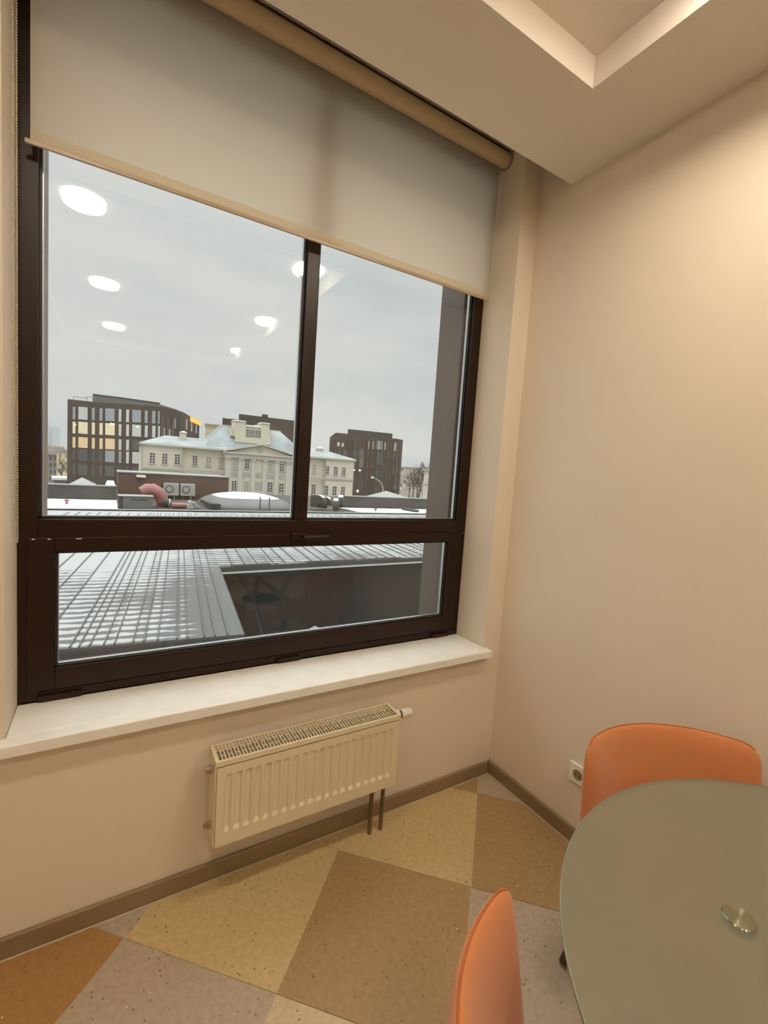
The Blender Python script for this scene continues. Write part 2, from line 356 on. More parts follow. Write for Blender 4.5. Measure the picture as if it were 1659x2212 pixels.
# ------------------------------------------------------------------ radiator
RX0, RX1, RY0, RY1, RZ0, RZ1 = .302, 1.004, 1.418, 1.520, .236, .530
ra = thing('radiator', 'cream steel panel radiator with slotted top grille hanging under the window', 'radiator', ((RX0 + RX1) / 2, RY1, RZ0))
rb = Vector(((RX0 + RX1) / 2, RY1, RZ0))
def R_(name, fn, m, parent=ra, **k):
    bm = B(); fn(bm); bmesh.ops.translate(bm, verts=bm.verts, vec=-rb); return obj(name, bm, m, parent, **k)
def front(bm):
    n = 20; p = (RX1 - RX0 - .05) / n; xs = [RX0 + .004]; cols = []
    zs = [RZ0 + .004, RZ0 + .046, RZ0 + .058, RZ1 - .058, RZ1 - .049, RZ1 - .020]
    X = [RX0 + .004]
    for i in range(n):
        a = RX0 + .025 + i * p; X += [a + .003, a + .008, a + p - .011, a + p - .006]
    X.append(RX1 - .004)
    D = .0075
    def dep(ix, iz):
        if ix == 0 or ix == len(X) - 1: return 0
        inner = (ix - 1) % 4 in (1, 2)
        return D if inner and iz in (2, 3) else 0
    V = [[bm.verts.new((X[i], RY0 + dep(i, j), zs[j])) for j in range(len(zs))] for i in range(len(X))]
    for i in range(len(X) - 1):
        for j in range(len(zs) - 1): bm.faces.new((V[i][j], V[i + 1][j], V[i + 1][j + 1], V[i][j + 1]))
    box(bm, RX0 + .004, RX1 - .004, RY0 + .008, RY0 + .012, RZ0 + .004, RZ1 - .020)
    box(bm, RX0 + .004, RX1 - .004, RY0 + .0005, RY0 + .007, RZ0 + .0005, RZ0 + .004)
R_('front_panel', front, m_rad)
R_('back_panel', lambda b: box(b, RX0 + .004, RX1 - .004, RY1 - .012, RY1 - .002, RZ0 + .004, RZ1 - .02), m_rad)
def fins(bm):
    k = 0; x = RX0 + .02
    while x < RX1 - .02: box(bm, x, x + .001, RY0 + .014, RY1 - .014, RZ0 + .02, RZ1 - .045); x += .011
R_('convector_fins', fins, m_rad_in)
for a, b in ((RX0 - .001, RX0 + .0035), (RX1 - .0035, RX1 + .001)):
    R_('side_cover', lambda bm: box(bm, a, b, RY0 + .004, RY1, RZ0 + .002, RZ1 - .004), m_rad, bevel=.001)
def grille(bm):
    z0, z1 = RZ1 - .004, RZ1
    box(bm, RX0 - .001, RX1 + .001, RY0, RY0 + .009, RZ1 - .017, z1); box(bm, RX0 - .001, RX1 + .001, RY1 - .007, RY1, z0 - .004, z1)
    box(bm, RX0 - .001, RX0 + .011, RY0 + .009, RY1 - .007, z0, z1); box(bm, RX1 - .011, RX1 + .001, RY0 + .009, RY1 - .007, z0, z1)
    n = 60; x0 = RX0 + .011; p = (RX1 - RX0 - .022) / n; ya, yb = RY0 + .009, RY1 - .007
    for i in range(1, n): box(bm, x0 + i * p - .0016, x0 + i * p + .0016, ya, yb, z0 + .0005, z1 - .0005)
    q = (yb - ya) / 7
    for i in range(n):
        xa, xb = x0 + i * p + .0016, x0 + (i + 1) * p - .0016
        rows = (2, 4) if i % 2 else ()
        for r in rows + (5.7,): box(bm, xa, xb, ya + r * q - .0016, ya + r * q + .0016, z0 + .0005, z1 - .0005)
R_('top_grille', grille, m_rad)
for z in (RZ1 - .05, RZ0 + .05):
    R_('end_plug', lambda bm: lathe(bm, [(.009, RX0 - .024), (.009, RX0 - .012), (.013, RX0 - .012), (.013, RX0 - .0012)], (0, RY0 + .05, z), 8, 'x'), m_brass, smooth=True)
for x in (RX0 + .12, RX1 - .15):
    R_('wall_bracket', lambda bm: box(bm, x, x + .03, RY1 + .0005, YW - .001, RZ0 + .06, RZ1 - .06), m_rad)
def valve(bm): lathe(bm, [(.015, 0), (.019, .004), (.019, .022), (.013, .026), (.013, .032), (.0185, .034), (.0185, .050), (.017, .078), (.013, .083), (.004, .084)], (RX1 + .0025, RY0 + .052, RZ1 - .030), 20, 'x')
vv = R_('thermostat_valve', valve, m_white, smooth=True)
R_('scale_ring', lambda bm: lathe(bm, [(.0135, .0262), (.0140, .027), (.0140, .031), (.0135, .0318)], (RX1 + .0025, RY0 + .052, RZ1 - .030), 20, 'x'), m_black, vv)
for x in (.935, .988):
    y = 1.486
    def pp(bm): tube(bm, [(x, y, 0.0005), (x, y, RZ0 - .035), (x, y, RZ0 - .0355), (x, y - .002, RZ0 - .001)], [.0085, .0085, .012, .012], 16)
    p = R_('supply_pipe', pp, m_pipe, smooth=True)
    R_('union_nut', lambda bm: lathe(bm, [(.0145, 0), (.0145, .016)], (x, y, RZ0 - .030), 6, 'z'), m_brass, p)

# ------------------------------------------------------------------ socket
so = thing('wall_socket', 'white power socket low on the right wall beside the orange chair', 'socket', (XR, 1.071, .295))
bm = B(); box(bm, -.011, -.0005, -.041, .041, -.041, .041); obj('cover_plate', bm, m_white, so, bevel=.003)
bm = B(); lathe(bm, [(.0215, -.0116), (.0215, -.0112)], (0, 0, 0), 28, 'x'); ins = obj('socket_well', bm, m_hole, so)
bm = B(); lathe(bm, [(.0033, -.0124), (.0033, -.0118)], (0, -.0095, 0), 12, 'x'); lathe(bm, [(.0033, -.0124), (.0033, -.0118)], (0, .0095, 0), 12, 'x'); obj('pin_hole', bm, m_black, ins)
for zc in (.019, -.019):
    bm = B(); box(bm, -.0135, -.0118, -.003, .003, zc - .002, zc + .002); obj('earth_clip', bm, m_brass, ins)

# ------------------------------------------------------------------ ceiling lamps
lamps = [(-.14, .46), (-.055, -.87), (.02, -2.22), (1.17, .45), (1.27, -.88), (1.35, -2.26)]
names = ['left front', 'left middle', 'left back', 'right front', 'right middle', 'right back']
def lamp_proto():
    t = thing('ceiling_lamp', 'x', 'lamp', (0, 0, 0), group='round ceiling lamps in the coffer')
    bm = B(); lathe(bm, [(.098, -.022), (.100, -.0205)]); obj('diffuser', bm, m_lamp, t)
    bm = B(); lathe(bm, [(.100, -.020), (.106, -.0005)]); obj('side_rim', bm, m_lampside, t, smooth=True)
    return t
lp = lamp_proto()
def dup(root):
    r = root.copy(); COL.objects.link(r)
    for ch in root.children:
        c = ch.copy(); COL.objects.link(c); c.parent = r
        for g_ in ch.children:
            d = g_.copy(); COL.objects.link(d); d.parent = c
    return r
labs = ['round white ceiling lamp reflected largest at the top left of the window', 'round ceiling lamp reflected second from the top in the left row on the glass',
        'round ceiling lamp reflected lowest in the left row on the glass', 'round ceiling lamp reflected half hidden behind the window mullion',
        'round ceiling lamp reflected second in the row left of the mullion', 'round ceiling lamp reflected smallest and lowest left of the mullion']
for i, (x, y) in enumerate(lamps):
    o = lp if i == 0 else dup(lp); o.location = (x, y, CZ); o['label'] = labs[i]

# ------------------------------------------------------------------ table
TX, TY, TZ, TR = 1.0608, .0046, .74, .579
tb = thing('glass_table', 'round frosted green glass table with chrome legs beside the right wall', 'table', (TX, TY, 0))
bm = B(); lathe(bm, [(TR - .002, TZ - .010), (TR, TZ - .008), (TR, TZ - .002), (TR - .002, TZ)], seg=128)
for f in bm.faces:
    f.material_index = 0 if len(f.verts) > 4 else 1
obj('tabletop', bm, [m_frost, m_gedge], tb, smooth=True)
for k in range(3):
    a = math.radians(109.5 + 120 * k); d = Vector((math.cos(a), math.sin(a), 0)); t_ = Vector((-d.y, d.x, 0))
    bm = B()
    P = [d * .297 + Vector((0, 0, TZ - .016)), d * .297 + Vector((0, 0, TZ - .05)), d * .25 + t_ * .03 + Vector((0, 0, TZ - .16)), d * .13 + t_ * .05 + Vector((0, 0, .42)), d * .20 - t_ * .02 + Vector((0, 0, .22)), d * .33 - t_ * .06 + Vector((0, 0, .012))]
    tube(bm, P, .019, 20); leg = obj('leg', bm, m_chrome, tb, smooth=True)
    bm = B(); lathe(bm, [(.034, TZ - .016), (.034, TZ - .0105)], d * .297, 32); obj('mounting_disc', bm, m_chrome, leg)
    bm = B(); lathe(bm, [(.026, TZ + .0004), (.024, TZ + .0030)], (0, 0, 0), 40); cp = obj('brushed_cap', bm, m_cap, leg, smooth=True); cp.location = d * .297
    bm = B(); lathe(bm, [(.024, 0.0005), (.024, .012)], d * .33 - t_ * .06, 24); obj('foot', bm, m_chrome, leg)
bm = B(); lathe(bm, [(.16, .40), (.16, .415), (.150, .415), (.150, .40)], (0, 0, 0), 48); obj('ring', bm, m_chrome, tb)

# ------------------------------------------------------------------ chairs
def chair():
    t = thing('upholstered_chair', 'x', 'chair', (0, 0, 0), group='orange chairs around the glass table')
    R, A, ZTOP, ZB = .344, .864, .767, .40; cy = .24 - R
    bm = B(); nu, nv = 28, 20
    def prof(s, v):
        # rounded top corners
        zt = ZTOP; c = .055 / (R * A)
        e = max(0, (abs(s) - (1 - c)) / c); zt -= .055 * (1 - math.sqrt(max(0, 1 - e * e)))
        z = ZB + (zt - ZB) * v
        th = .0345 * (1 - .32 * v) * (max(0, 1 - abs(s) ** 9)) ** .5 * (max(0, 1 - max(0, v) ** 7)) ** .5
        return z, th + .0005
    grid = {}
    for side in (1, -1):
        for i in range(nu + 1):
            s = -1 + 2 * i / nu; s = math.copysign(1 - (1 - abs(s)) ** 1.5, s)
            for j in range(nv + 1):
                v = 1 - (1 - j / nv) ** 1.6
                z, th = prof(s, v); a = s * A; lean = .049 * (v - .5)
                r = R + side * th
                if (i in (0, nu) or j in (0, nv)) and side == -1: grid[side, i, j] = grid[1, i, j]; continue
                if i in (0, nu) or j == nv: r = R
                grid[side, i, j] = bm.verts.new((r * math.sin(a), cy + r * math.cos(a) + lean, z))
        for i in range(nu):
            for j in range(nv):
                q = [grid[side, i, j], grid[side, i + 1, j], grid[side, i + 1, j + 1], grid[side, i, j + 1]]
                if len(set(q)) == 4: bm.faces.new(q)
    bk = obj('backrest', bm, m_orange, t, smooth='all', sub=1)
    bm = B(); P = []
    for i in range(41):
        s = -1 + 2 * i / 40; z, th = prof(s * .93, 1); a = s * .93 * A
        P.append((R * math.sin(a), cy + R * math.cos(a) + .0245, z - .0008))
    tube(bm, P, .0022, 8); obj('piping', bm, m_seam, bk, smooth=True)
    bm = B(); seg = 40
    prev = None
    for (k, z) in ((.0, .385), (.86, .385), (.97, .395), (1, .42), (.99, .445), (.93, .462), (.6, .470), (0, .472)):
        if k == 0: ring = [bm.verts.new((0, -.02, z))]
        else:
            ring = []
            for i in range(seg):
                a = 2 * PI * i / seg; c, s_ = math.cos(a), math.sin(a); q = (abs(c) ** 3.2 + abs(s_) ** 3.2) ** (-1 / 3.2)
                x, y = .222 * k * q * c, -.02 + .215 * k * q * s_
                if y > .06: x *= 1 - 1.1 * (y - .06)
                ring.append(bm.verts.new((x, y, z)))
        if prev:
            for i in range(seg):
                a_, b_ = prev[i % len(prev)], prev[(i + 1) % len(prev)]; c_, d_ = ring[(i + 1) % len(ring)], ring[i % len(ring)]
                f = []
                for v in (a_, b_, c_, d_):
                    if v not in f: f.append(v)
                bm.faces.new(f)
        prev = ring
    obj('seat', bm, m_orange, t, smooth='all')
    for x, y in ((-.220, .222), (.220, .222), (-.20, -.21), (.20, -.21)):
        bm = B(); tube(bm, [(x * .75, y * .62, .386), (x, y, .012)], [.016, .0125], 16)
        lg = obj('leg', bm, m_leg, t, smooth=True)
        bm = B(); lathe(bm, [(.011, .0005), (.0135, .012)], (x, y, 0), 16); obj('glide', bm, m_glide, lg, smooth=True)
    return t
c1 = chair(); c1.location = (1.316, .468, 0); c1.rotation_euler = (0, 0, math.radians(-27.55)); c1['label'] = 'orange upholstered tub chair between the glass table and the right wall, beside the socket'
c2 = dup(c1); c2.location = (.6014, .2141, 0); c2.rotation_euler = (0, 0, math.radians(54.1)); c2['label'] = 'orange upholstered tub chair nearest the camera, seen edge-on at the bottom left of the table'

# ================================================================== outside
ZR = -1.5          # level of the neighbouring roof
ZG = -13.0         # street level
m_snow = mat('fresh_snow', (.93, .94, .95), .7, bump=.3, bscale=6)
m_ground = mat('snowy_ground', (.34, .34, .34), .9, var=.35, vscale=.08)
m_dark = mat('dark_brick', (.062, .046, .040), .75, var=.2, vscale=.6)
m_dark2 = mat('dark_brick_front', (.066, .052, .046), .75, var=.2, vscale=.6)
m_pent = mat('penthouse_metal', (.15, .15, .145), .6, var=.15, vscale=.5)
m_pentd = mat('penthouse_coping', (.05, .05, .05), .6)
m_cream = mat('cream_stucco', (.63, .58, .46), .85, var=.04, vscale=.6)
m_trim = mat('white_stucco_trim', (.55, .53, .47), .85)
m_relief = mat('grey_relief', (.42, .41, .38), .85)
m_roofm = mat('snow_dusted_tin', (.27, .305, .315), .6, var=.28, vscale=.35)
m_pane = mat('old_window_glass', (.10, .09, .085), .15, var=.4, vscale=.9)
m_panew = mat('curtained_glass', (.36, .31, .24), .4)
m_bar = mat('white_window_bars', (.66, .64, .60), .6)
m_gsky = mat('office_glass_sky_tint', (.30, .33, .36), .12, spec=.8)  # blue-grey base colour stands in for the sky reflected in the panes
m_gpale = mat('office_glass_pale', (.55, .57, .55), .3)
m_gdk = mat('office_glass_dark', (.075, .085, .085), .12, spec=.8)
m_glit = mat('office_glass_lit', (.4, .36, .26), .4, emit=(.95, .86, .50), estr=.42)
m_gwarm = mat('office_glass_warm', (.4, .3, .2), .4, emit=(.95, .70, .36), estr=.40)
m_bulb = mat('lit_bulb', (.9, .8, .6), .4, emit=(1, .85, .5), estr=2.5)
m_sign = mat('orange_sign', (.8, .4, .1), .4, emit=(1, .46, .12), estr=1.0)
m_brownp = mat('brown_panel', (.105, .064, .050), .6, var=.14, vscale=.9)
m_parap = mat('dark_parapet', (.045, .047, .044), .7, var=.25, vscale=.7)
m_cope = mat('frosted_coping', (.28, .29, .285), .6)
m_duct = mat('red_duct', (.30, .125, .115), .55, var=.1, vscale=2)
m_ac = mat('ac_white', (.38, .38, .35), .5)
m_acd = mat('ac_grille', (.13, .125, .125), .6)
m_ahu = mat('galvanised_box', (.15, .157, .154), .6, .1, var=.1, vscale=2)
m_blk = mat('bitumen_black', (.035, .038, .038), .7)
m_bark = mat('bare_bark', (.10, .085, .075), .9)
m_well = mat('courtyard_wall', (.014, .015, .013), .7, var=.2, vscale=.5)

def metal_roof_mat():
    m = bpy.data.materials.new('snow_striped_metal'); m.use_nodes = True
    n = m.node_tree.nodes; l = m.node_tree.links; b = n['Principled BSDF']; b.inputs['Roughness'].default_value = .5; b.inputs['Specular IOR Level'].default_value = .3
    t = n.new('ShaderNodeTexCoord')
    # distort
    nz = n.new('ShaderNodeTexNoise'); nz.inputs['Scale'].default_value = 4.5; nz.inputs['Detail'].default_value = 4; l.new(t.outputs['Object'], nz.inputs['Vector'])
    sb = n.new('ShaderNodeVectorMath'); sb.operation = 'SUBTRACT'; sb.inputs[1].default_value = (.5, .5, .5); l.new(nz.outputs['Color'], sb.inputs[0])
    sc2 = n.new('ShaderNodeVectorMath'); sc2.operation = 'SCALE'; sc2.inputs['Scale'].default_value = .17; l.new(sb.outputs[0], sc2.inputs[0])
    ad = n.new('ShaderNodeVectorMath'); ad.operation = 'ADD'; l.new(t.outputs['Object'], ad.inputs[0]); l.new(sc2.outputs[0], ad.inputs[1])
    w1 = n.new('ShaderNodeTexWave'); w1.wave_type = 'BANDS'; w1.bands_direction = 'Y'; w1.inputs['Scale'].default_value = 1.02; w1.inputs['Distortion'].default_value = .8; w1.inputs['Detail'].default_value = 2; w1.inputs['Detail Scale'].default_value = 3
    l.new(ad.outputs[0], w1.inputs['Vector'])
    # snow collects on one side of each seam
    w2 = n.new('ShaderNodeTexWave'); w2.wave_type = 'BANDS'; w2.bands_direction = 'X'; w2.wave_profile = 'SAW'; w2.inputs['Scale'].default_value = .62; l.new(t.outputs['Object'], w2.inputs['Vector'])
    am = n.new('ShaderNodeMath'); am.operation = 'MULTIPLY_ADD'; am.inputs[1].default_value = -.30; l.new(w2.outputs['Fac'], am.inputs[0]); l.new(w1.outputs['Fac'], am.inputs[2])
    # large patches: more snow at left and far, none near the right edge
    pn = n.new('ShaderNodeTexNoise'); pn.inputs['Scale'].default_value = .55; pn.inputs['Detail'].default_value = 3; l.new(t.outputs['Object'], pn.inputs['Vector'])
    sp = n.new('ShaderNodeSeparateXYZ'); l.new(t.outputs['Object'], sp.inputs[0])
    gx = n.new('ShaderNodeMapRange'); gx.inputs[1].default_value = -2.3; gx.inputs[2].default_value = -.1; gx.inputs[3].default_value = .46; gx.inputs[4].default_value = -.40; l.new(sp.outputs[0], gx.inputs[0])
    gy = n.new('ShaderNodeMapRange'); gy.inputs[1].default_value = 3.0; gy.inputs[2].default_value = 9.0; gy.inputs[3].default_value = 0; gy.inputs[4].default_value = 1.15; l.new(sp.outputs[1], gy.inputs[0])
    s1 = n.new('ShaderNodeMath'); s1.operation = 'ADD'; l.new(gx.outputs[0], s1.inputs[0]); l.new(gy.outputs[0], s1.inputs[1])
    s2 = n.new('ShaderNodeMath'); s2.operation = 'MULTIPLY_ADD'; s2.inputs[1].default_value = 1.9; l.new(pn.outputs[0], s2.inputs[0]); l.new(s1.outputs[0], s2.inputs[2])
    s3 = n.new('ShaderNodeMath'); s3.operation = 'ADD'; l.new(s2.outputs[0], s3.inputs[0]); l.new(am.outputs[0], s3.inputs[1])
    th = n.new('ShaderNodeMapRange'); th.interpolation_type = 'SMOOTHSTEP'; th.inputs[1].default_value = 1.62; th.inputs[2].default_value = 1.92; l.new(s3.outputs[0], th.inputs[0])
    mx = n.new('ShaderNodeMix'); mx.data_type = 'RGBA'; l.new(th.outputs[0], mx.inputs['Factor']); mx.inputs[6].default_value = (.105, .110, .108, 1); mx.inputs[7].default_value = (.36, .37, .375, 1)
    l.new(mx.outputs[2], b.inputs['Base Color'])
    r = n.new('ShaderNodeMapRange'); r.inputs[3].default_value = .5; r.inputs[4].default_value = .85; l.new(th.outputs[0], r.inputs[0]); l.new(r.outputs[0], b.inputs['Roughness'])
    return m
m_mroof = metal_roof_mat(); m_seamd = mat('roof_seam', (.11, .112, .112), .5, .3); m_edge = mat('bright_drip_edge', (.50, .51, .50), .4, .3)

# ground
bm = B(); box(bm, -900, 1500, 2.5, 2400, ZG - .5, ZG); tag(obj('ground', bm, m_ground), 'snowy city ground far below between the buildings', 'ground', kind='structure')

# neighbouring metal roof, local frame turned with its seams
RA = math.radians(-6.9); ex = Vector((math.cos(RA), math.sin(RA), 0)); ey = Vector((-ex.y, ex.x, 0)); RO = Vector((2.06, 7.86, 0))
nb = thing('neighbour_building', 'low neighbouring building with a grey standing seam metal roof streaked with snow', 'building', (RO.x, RO.y, ZR), RA)
def rl(p): d = Vector((p[0], p[1], 0)) - RO; return Vector((d.dot(ex), d.dot(ey), 0))   # world -> roof local
near = [rl(p) for p in ((-12, 9.55), (2.06, 7.86), (2.72, 13.56), (60, 13.9), (60, 28.4), (-12, 28.4))]
near[0].y = 0; near[1] = Vector((0, 0, 0)); near[2].x = 0
bm = B(); prism(bm, [p - Vector((0, 0, .06)) for p in near], Vector((0, 0, .06))); obj('roof', bm, m_mroof, nb)
xs = []
for X in (165, 245, 335, 455, 545, 700, 790, 905, 1065, 1150, 1290, 1375, 1480):
    p = atz(100 + X / 3.77, 1180 + (890 - 180 * X / 1600) / 3.77, ZR); xs.append(rl(p).x)
xs += [min(xs) - .44 * k - .1 * (k % 2) for k in range(1, 8)] if False else [x_ for x_ in [xs[0] - .44 * k for k in range(1, 9)]]
for k, x in enumerate(sorted(xs)):
    yend = rl((0, 28.4)).y - x * math.tan(-RA) - .3
    bm = B(); box(bm, x - .010, x + .010, .01, 19.8 + x * .12, 0.0005, .028); obj('roof_seam', bm, m_seamd, nb)
x = .38; k = 0
back_y = rl((2.72, 13.56)).y
while x < 26:
    bm = B(); ys = back_y + .02 + x * math.tan(-RA) * 1.03; box(bm, x - .010, x + .010, ys, ys + 13.5, 0.0005, .028); obj('roof_seam', bm, m_seamd, nb); k += 1
    x += .36 if k % 3 else .52
def strip(name, p, q, z0, z1, wd, m, o=0):
    d = (q - p).normalized(); nrm = Vector((d.y, -d.x, 0))
    bm = B(); a = p + nrm * o
    prism(bm, [Vector((a.x, a.y, z0)), Vector((q.x + nrm.x * o, q.y + nrm.y * o, z0)), Vector((q.x + nrm.x * (o + wd), q.y + nrm.y * (o + wd), z0)), Vector((a.x + nrm.x * wd, a.y + nrm.y * wd, z0))], Vector((0, 0, z1 - z0)))
    return obj(name, bm, m, nb)
strip('eave_edge', near[0], near[1], -.18, -.062, .02, m_parap, .01); strip('drip_edge', near[0], near[1], -.20, -.18, .10, m_edge, .01)
strip('eave_edge', near[1], near[2], -.10, -.002, .02, m_parap, .001)
strip('eave_edge', near[2], near[3], -.20, -.062, .02, m_parap, .01); strip('drip_edge', near[2], near[3], -.24, -.20, .10, m_edge, .01)
inner = [p + Vector(o) for p, o in zip(near, ((0, .35, 0), (-.3, .35, 0), (-.3, .35, 0), (0, .35, 0), (0, 0, 0), (0, 0, 0)))]
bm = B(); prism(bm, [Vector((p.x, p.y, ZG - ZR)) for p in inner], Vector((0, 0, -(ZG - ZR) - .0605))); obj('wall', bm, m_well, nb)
bm = B(); box(bm, -12, 60, 28.45, 28.75, ZR - .3, ZR + .07); box(bm, -12, 60, 28.44, 28.76, ZR + .071, ZR + .09, 1)
tag(obj('roof_kerb', bm, [m_parap, m_cope]), 'long low dark kerb at the far edge of the metal roof', 'kerb')
bm = B(); box(bm, -13, 62, 28.77, 47, ZG, ZR - .02); tag(obj('rear_block', bm, m_parap), 'flat roofed rear block carrying the snow, ducts and cooling units', 'building')

# snow fields on the flat roof
def slab(name, x0, x1, y0, y1, z0, z1, m, lab, cat, kind=None):
    bm = B(); box(bm, x0, x1, y0, y1, z0, z1); return tag(obj(name, bm, m), lab, cat, kind=kind)
slab('roof_snow', -13, .42, 29.0, 35.18, ZR - .0195, ZR + .03, m_snow, 'bright smooth snow lying on the flat roof in front of the left parapet', 'snow', 'stuff')
slab('roof_snow', 15.9, 40, 29.4, 32.9, ZR - .0195, ZR + .03, m_snow, 'bright snow strip lying in front of the right parapet', 'snow', 'stuff')
zp = at(98, 1046, 35.2).z
def parapet(x0, x1, y, zt, lab):
    t = thing('parapet', lab, 'parapet', (x0, y, ZR)); w_ = x1 - x0
    bm = B(); box(bm, 0, w_, 0, .35, -.019, zt - ZR); obj('wall', bm, m_parap, t)
    bm = B(); box(bm, -.02, w_ + .02, -.05, .42, zt - ZR + .0005, zt - ZR + .06); obj('coping', bm, m_cope, t)
parapet(-13, .40, 35.2, zp, 'dark grey parapet with snowy top left of the brown panel box')
parapet(at(742, 1072, 33).x, 40, 33, at(830, 1075, 33).z, 'dark grey parapet behind the right snow strip')
# brown panel enclosure
b0, b1 = at(254.5, 1047, 38).x, at(493.5, 1055, 38).x; zt = at(370, 1026, 38).z
t = thing('plant_enclosure', 'long brown panelled rooftop enclosure behind the cooling units', 'enclosure', (b0, 38, ZR))
bm = B(); box(bm, 0, b1 - b0, 0, 4.2, -.019, zt - ZR); obj('wall', bm, m_brownp, t)
bm = B(); box(bm, -.06, b1 - b0 + .04, -.06, 4.3, zt - ZR + .0005, zt - ZR + .07); obj('coping', bm, m_cope, t)
bm = B(); x = at(304.5, 1027, 38).x - b0; box(bm, x - .3, x + .3, -.25, -.061, at(304, 1031, 38).z - ZR, at(304, 1025.5, 38).z - ZR); obj('floodlight', bm, m_white, t)
# pyramid skylights
def pyr(name, pa, pb, apex, Y, dep, m, lab, cat, top=0):
    a, b = at(*pa, Y), at(*pb, Y); z = min(a.z, b.z); ap = at(*apex, Y); cx = ap.x; bm = B()
    base = [Vector((a.x, Y, z)), Vector((b.x, Y, z)), Vector((b.x, Y + dep, z)), Vector((a.x, Y + dep, z))]
    h = ap.z - z; c = Vector((cx, Y + dep / 2, z)); tp = [c + (p - c) * top + Vector((0, 0, h)) for p in base] if top else None
    low = [bm.verts.new(Vector((p.x, p.y, ZR - .019))) for p in base]; vb = [bm.verts.new(p) for p in base]
    for i in range(4): bm.faces.new((low[i], low[(i + 1) % 4], vb[(i + 1) % 4], vb[i]))
    bm.faces.new(low[::-1])
    if top:
        vt = [bm.verts.new(p) for p in tp]
        for i in range(4): bm.faces.new((vb[i], vb[(i + 1) % 4], vt[(i + 1) % 4], vt[i]))
        bm.faces.new(vt)
    else:
        va = bm.verts.new(c + Vector((0, 0, h)))
        for i in range(4): bm.faces.new((vb[i], vb[(i + 1) % 4], va))
    return tag(obj(name, bm, m), lab, cat)
pyr('skylight', (146, 1048), (206, 1050), (175, 1033), 40, 3, m_cope, 'grey snow dusted pyramid skylight behind the left parapet', 'skylight')
pyr('skylight', (226, 1051), (250, 1052), (239, 1039), 37, .8, m_snow, 'small white box skylight beside the brown enclosure', 'skylight', .62)
pyr('skylight', (822, 1077), (910, 1083), (855, 1063), 40, 4, m_cope, 'pale ribbed hipped skylight behind the right parapet', 'skylight')
# air handling box
a, b = at(256, 1090, 30), at(330.5, 1090, 30); z1 = at(300, 1073, 30).z
t = thing('ventilation_unit', 'grey galvanised ventilation box under the red duct', 'ventilation unit', (a.x, 30, ZR))
bm = B(); box(bm, .22, b.x - a.x, 0, 1.2, -.019, z1 - ZR); obj('casing', bm, m_ahu, t, bevel=.02)
bm = B(); box(bm, 0, .215, .05, 1.15, -.019, z1 - ZR - .02); obj('end_box', bm, m_blk, t)
bm = B(); box(bm, -.04, b.x - a.x + .04, -.05, 1.25, z1 - ZR + .0005, z1 - ZR + .035); obj('lid', bm, m_cope, t)
bm = B(); box(bm, .62, 1.45, -.02, -.0005, .50, .54); obj('rail', bm, m_blk, t)
# red duct
def ppx(lst, Y): return [at(x, y, Y) for x, y in lst]
Yd = 31.8
t = thing('duct', 'thick faded red ventilation duct bending over the grey box', 'duct', tuple(atz(352, 1100, ZR)))
base = Vector(t.location)
bm = B(); P = ppx([(307, 1064), (318, 1057.5), (330, 1058), (342, 1065), (349, 1075), (350.5, 1082)], Yd); tube(bm, [p - base for p in P], [.36, .38, .40, .40, .38, .36], 20); obj('elbow', bm, m_duct, t, smooth=True)
bm = B(); P = ppx([(350.5, 1082.4), (350.5, 1084.5)], Yd); tube(bm, [p - base for p in P], .44, 20); obj('flange', bm, m_duct, t, smooth=True)
bm = B(); P = ppx([(347, 1084.6), (346, 1092), (347, 1100)], Yd); P[-1] = Vector((P[-2].x, P[-2].y, ZR - .019)); P[-2].z = max(P[-2].z, ZR + .2); tube(bm, [p - base for p in P], .22, 16); obj('riser', bm, m_duct, t, smooth=True)
bm = B(); P = [Vector((p.x, p.y, ZR + .17)) for p in ppx([(371, 1096), (400.6, 1098.3)], 30.6)]; tube(bm, [p - base for p in P], .18, 16); obj('branch_duct', bm, m_duct, t, smooth=True)
t = thing('fan_motor', 'black drum fan with pale band between the red ducts', 'fan', tuple(at(359, 1092, 31))); base = Vector(t.location); lift = Vector((0, 0, max(0, ZR + .26 - at(369, 1093, 31).z)))
bm = B(); tube(bm, [p - base + lift for p in ppx([(352, 1091.5), (369, 1093)], 31)], .26, 20); obj('drum', bm, m_blk, t, smooth=True)
bm = B(); tube(bm, [p - base + lift for p in ppx([(363.5, 1092.6), (367, 1092.9)], 31)], .272, 20); obj('band', bm, m_ac, t, smooth=True)
t = thing('air_manifold', 'white air manifold with a fan of finned outlets at the end of the red duct', 'manifold', tuple(at(415, 1096, 30.6))); base = Vector(t.location)
bm = B(); pts = [p - base for p in ppx([(403.5, 1090), (410, 1090), (410, 1085), (414, 1084), (418.5, 1099), (403.5, 1099)], 30.2)]; prism(bm, pts, Vector((0, .6, 0))); obj('body', bm, m_ac, t)
for (x0_, y0_) in ((411, 1084.5), (416, 1089), (421, 1092.5)):
    bm = B(); pts = [p - base for p in ppx([(x0_, y0_), (x0_ + 12, y0_ + 1.5), (x0_ + 15, y0_ + 4.2), (x0_ + 3, y0_ + 3.2)], 30.55)]; prism(bm, pts, Vector((0, .5, 0))); obj('outlet', bm, m_ac, t)
bm = B(); tube(bm, [p - base for p in ppx([(405, 1085.5), (409, 1082.5), (414, 1083)], 30.9)], .06, 10); obj('hose', bm, m_cope, t, smooth=True)
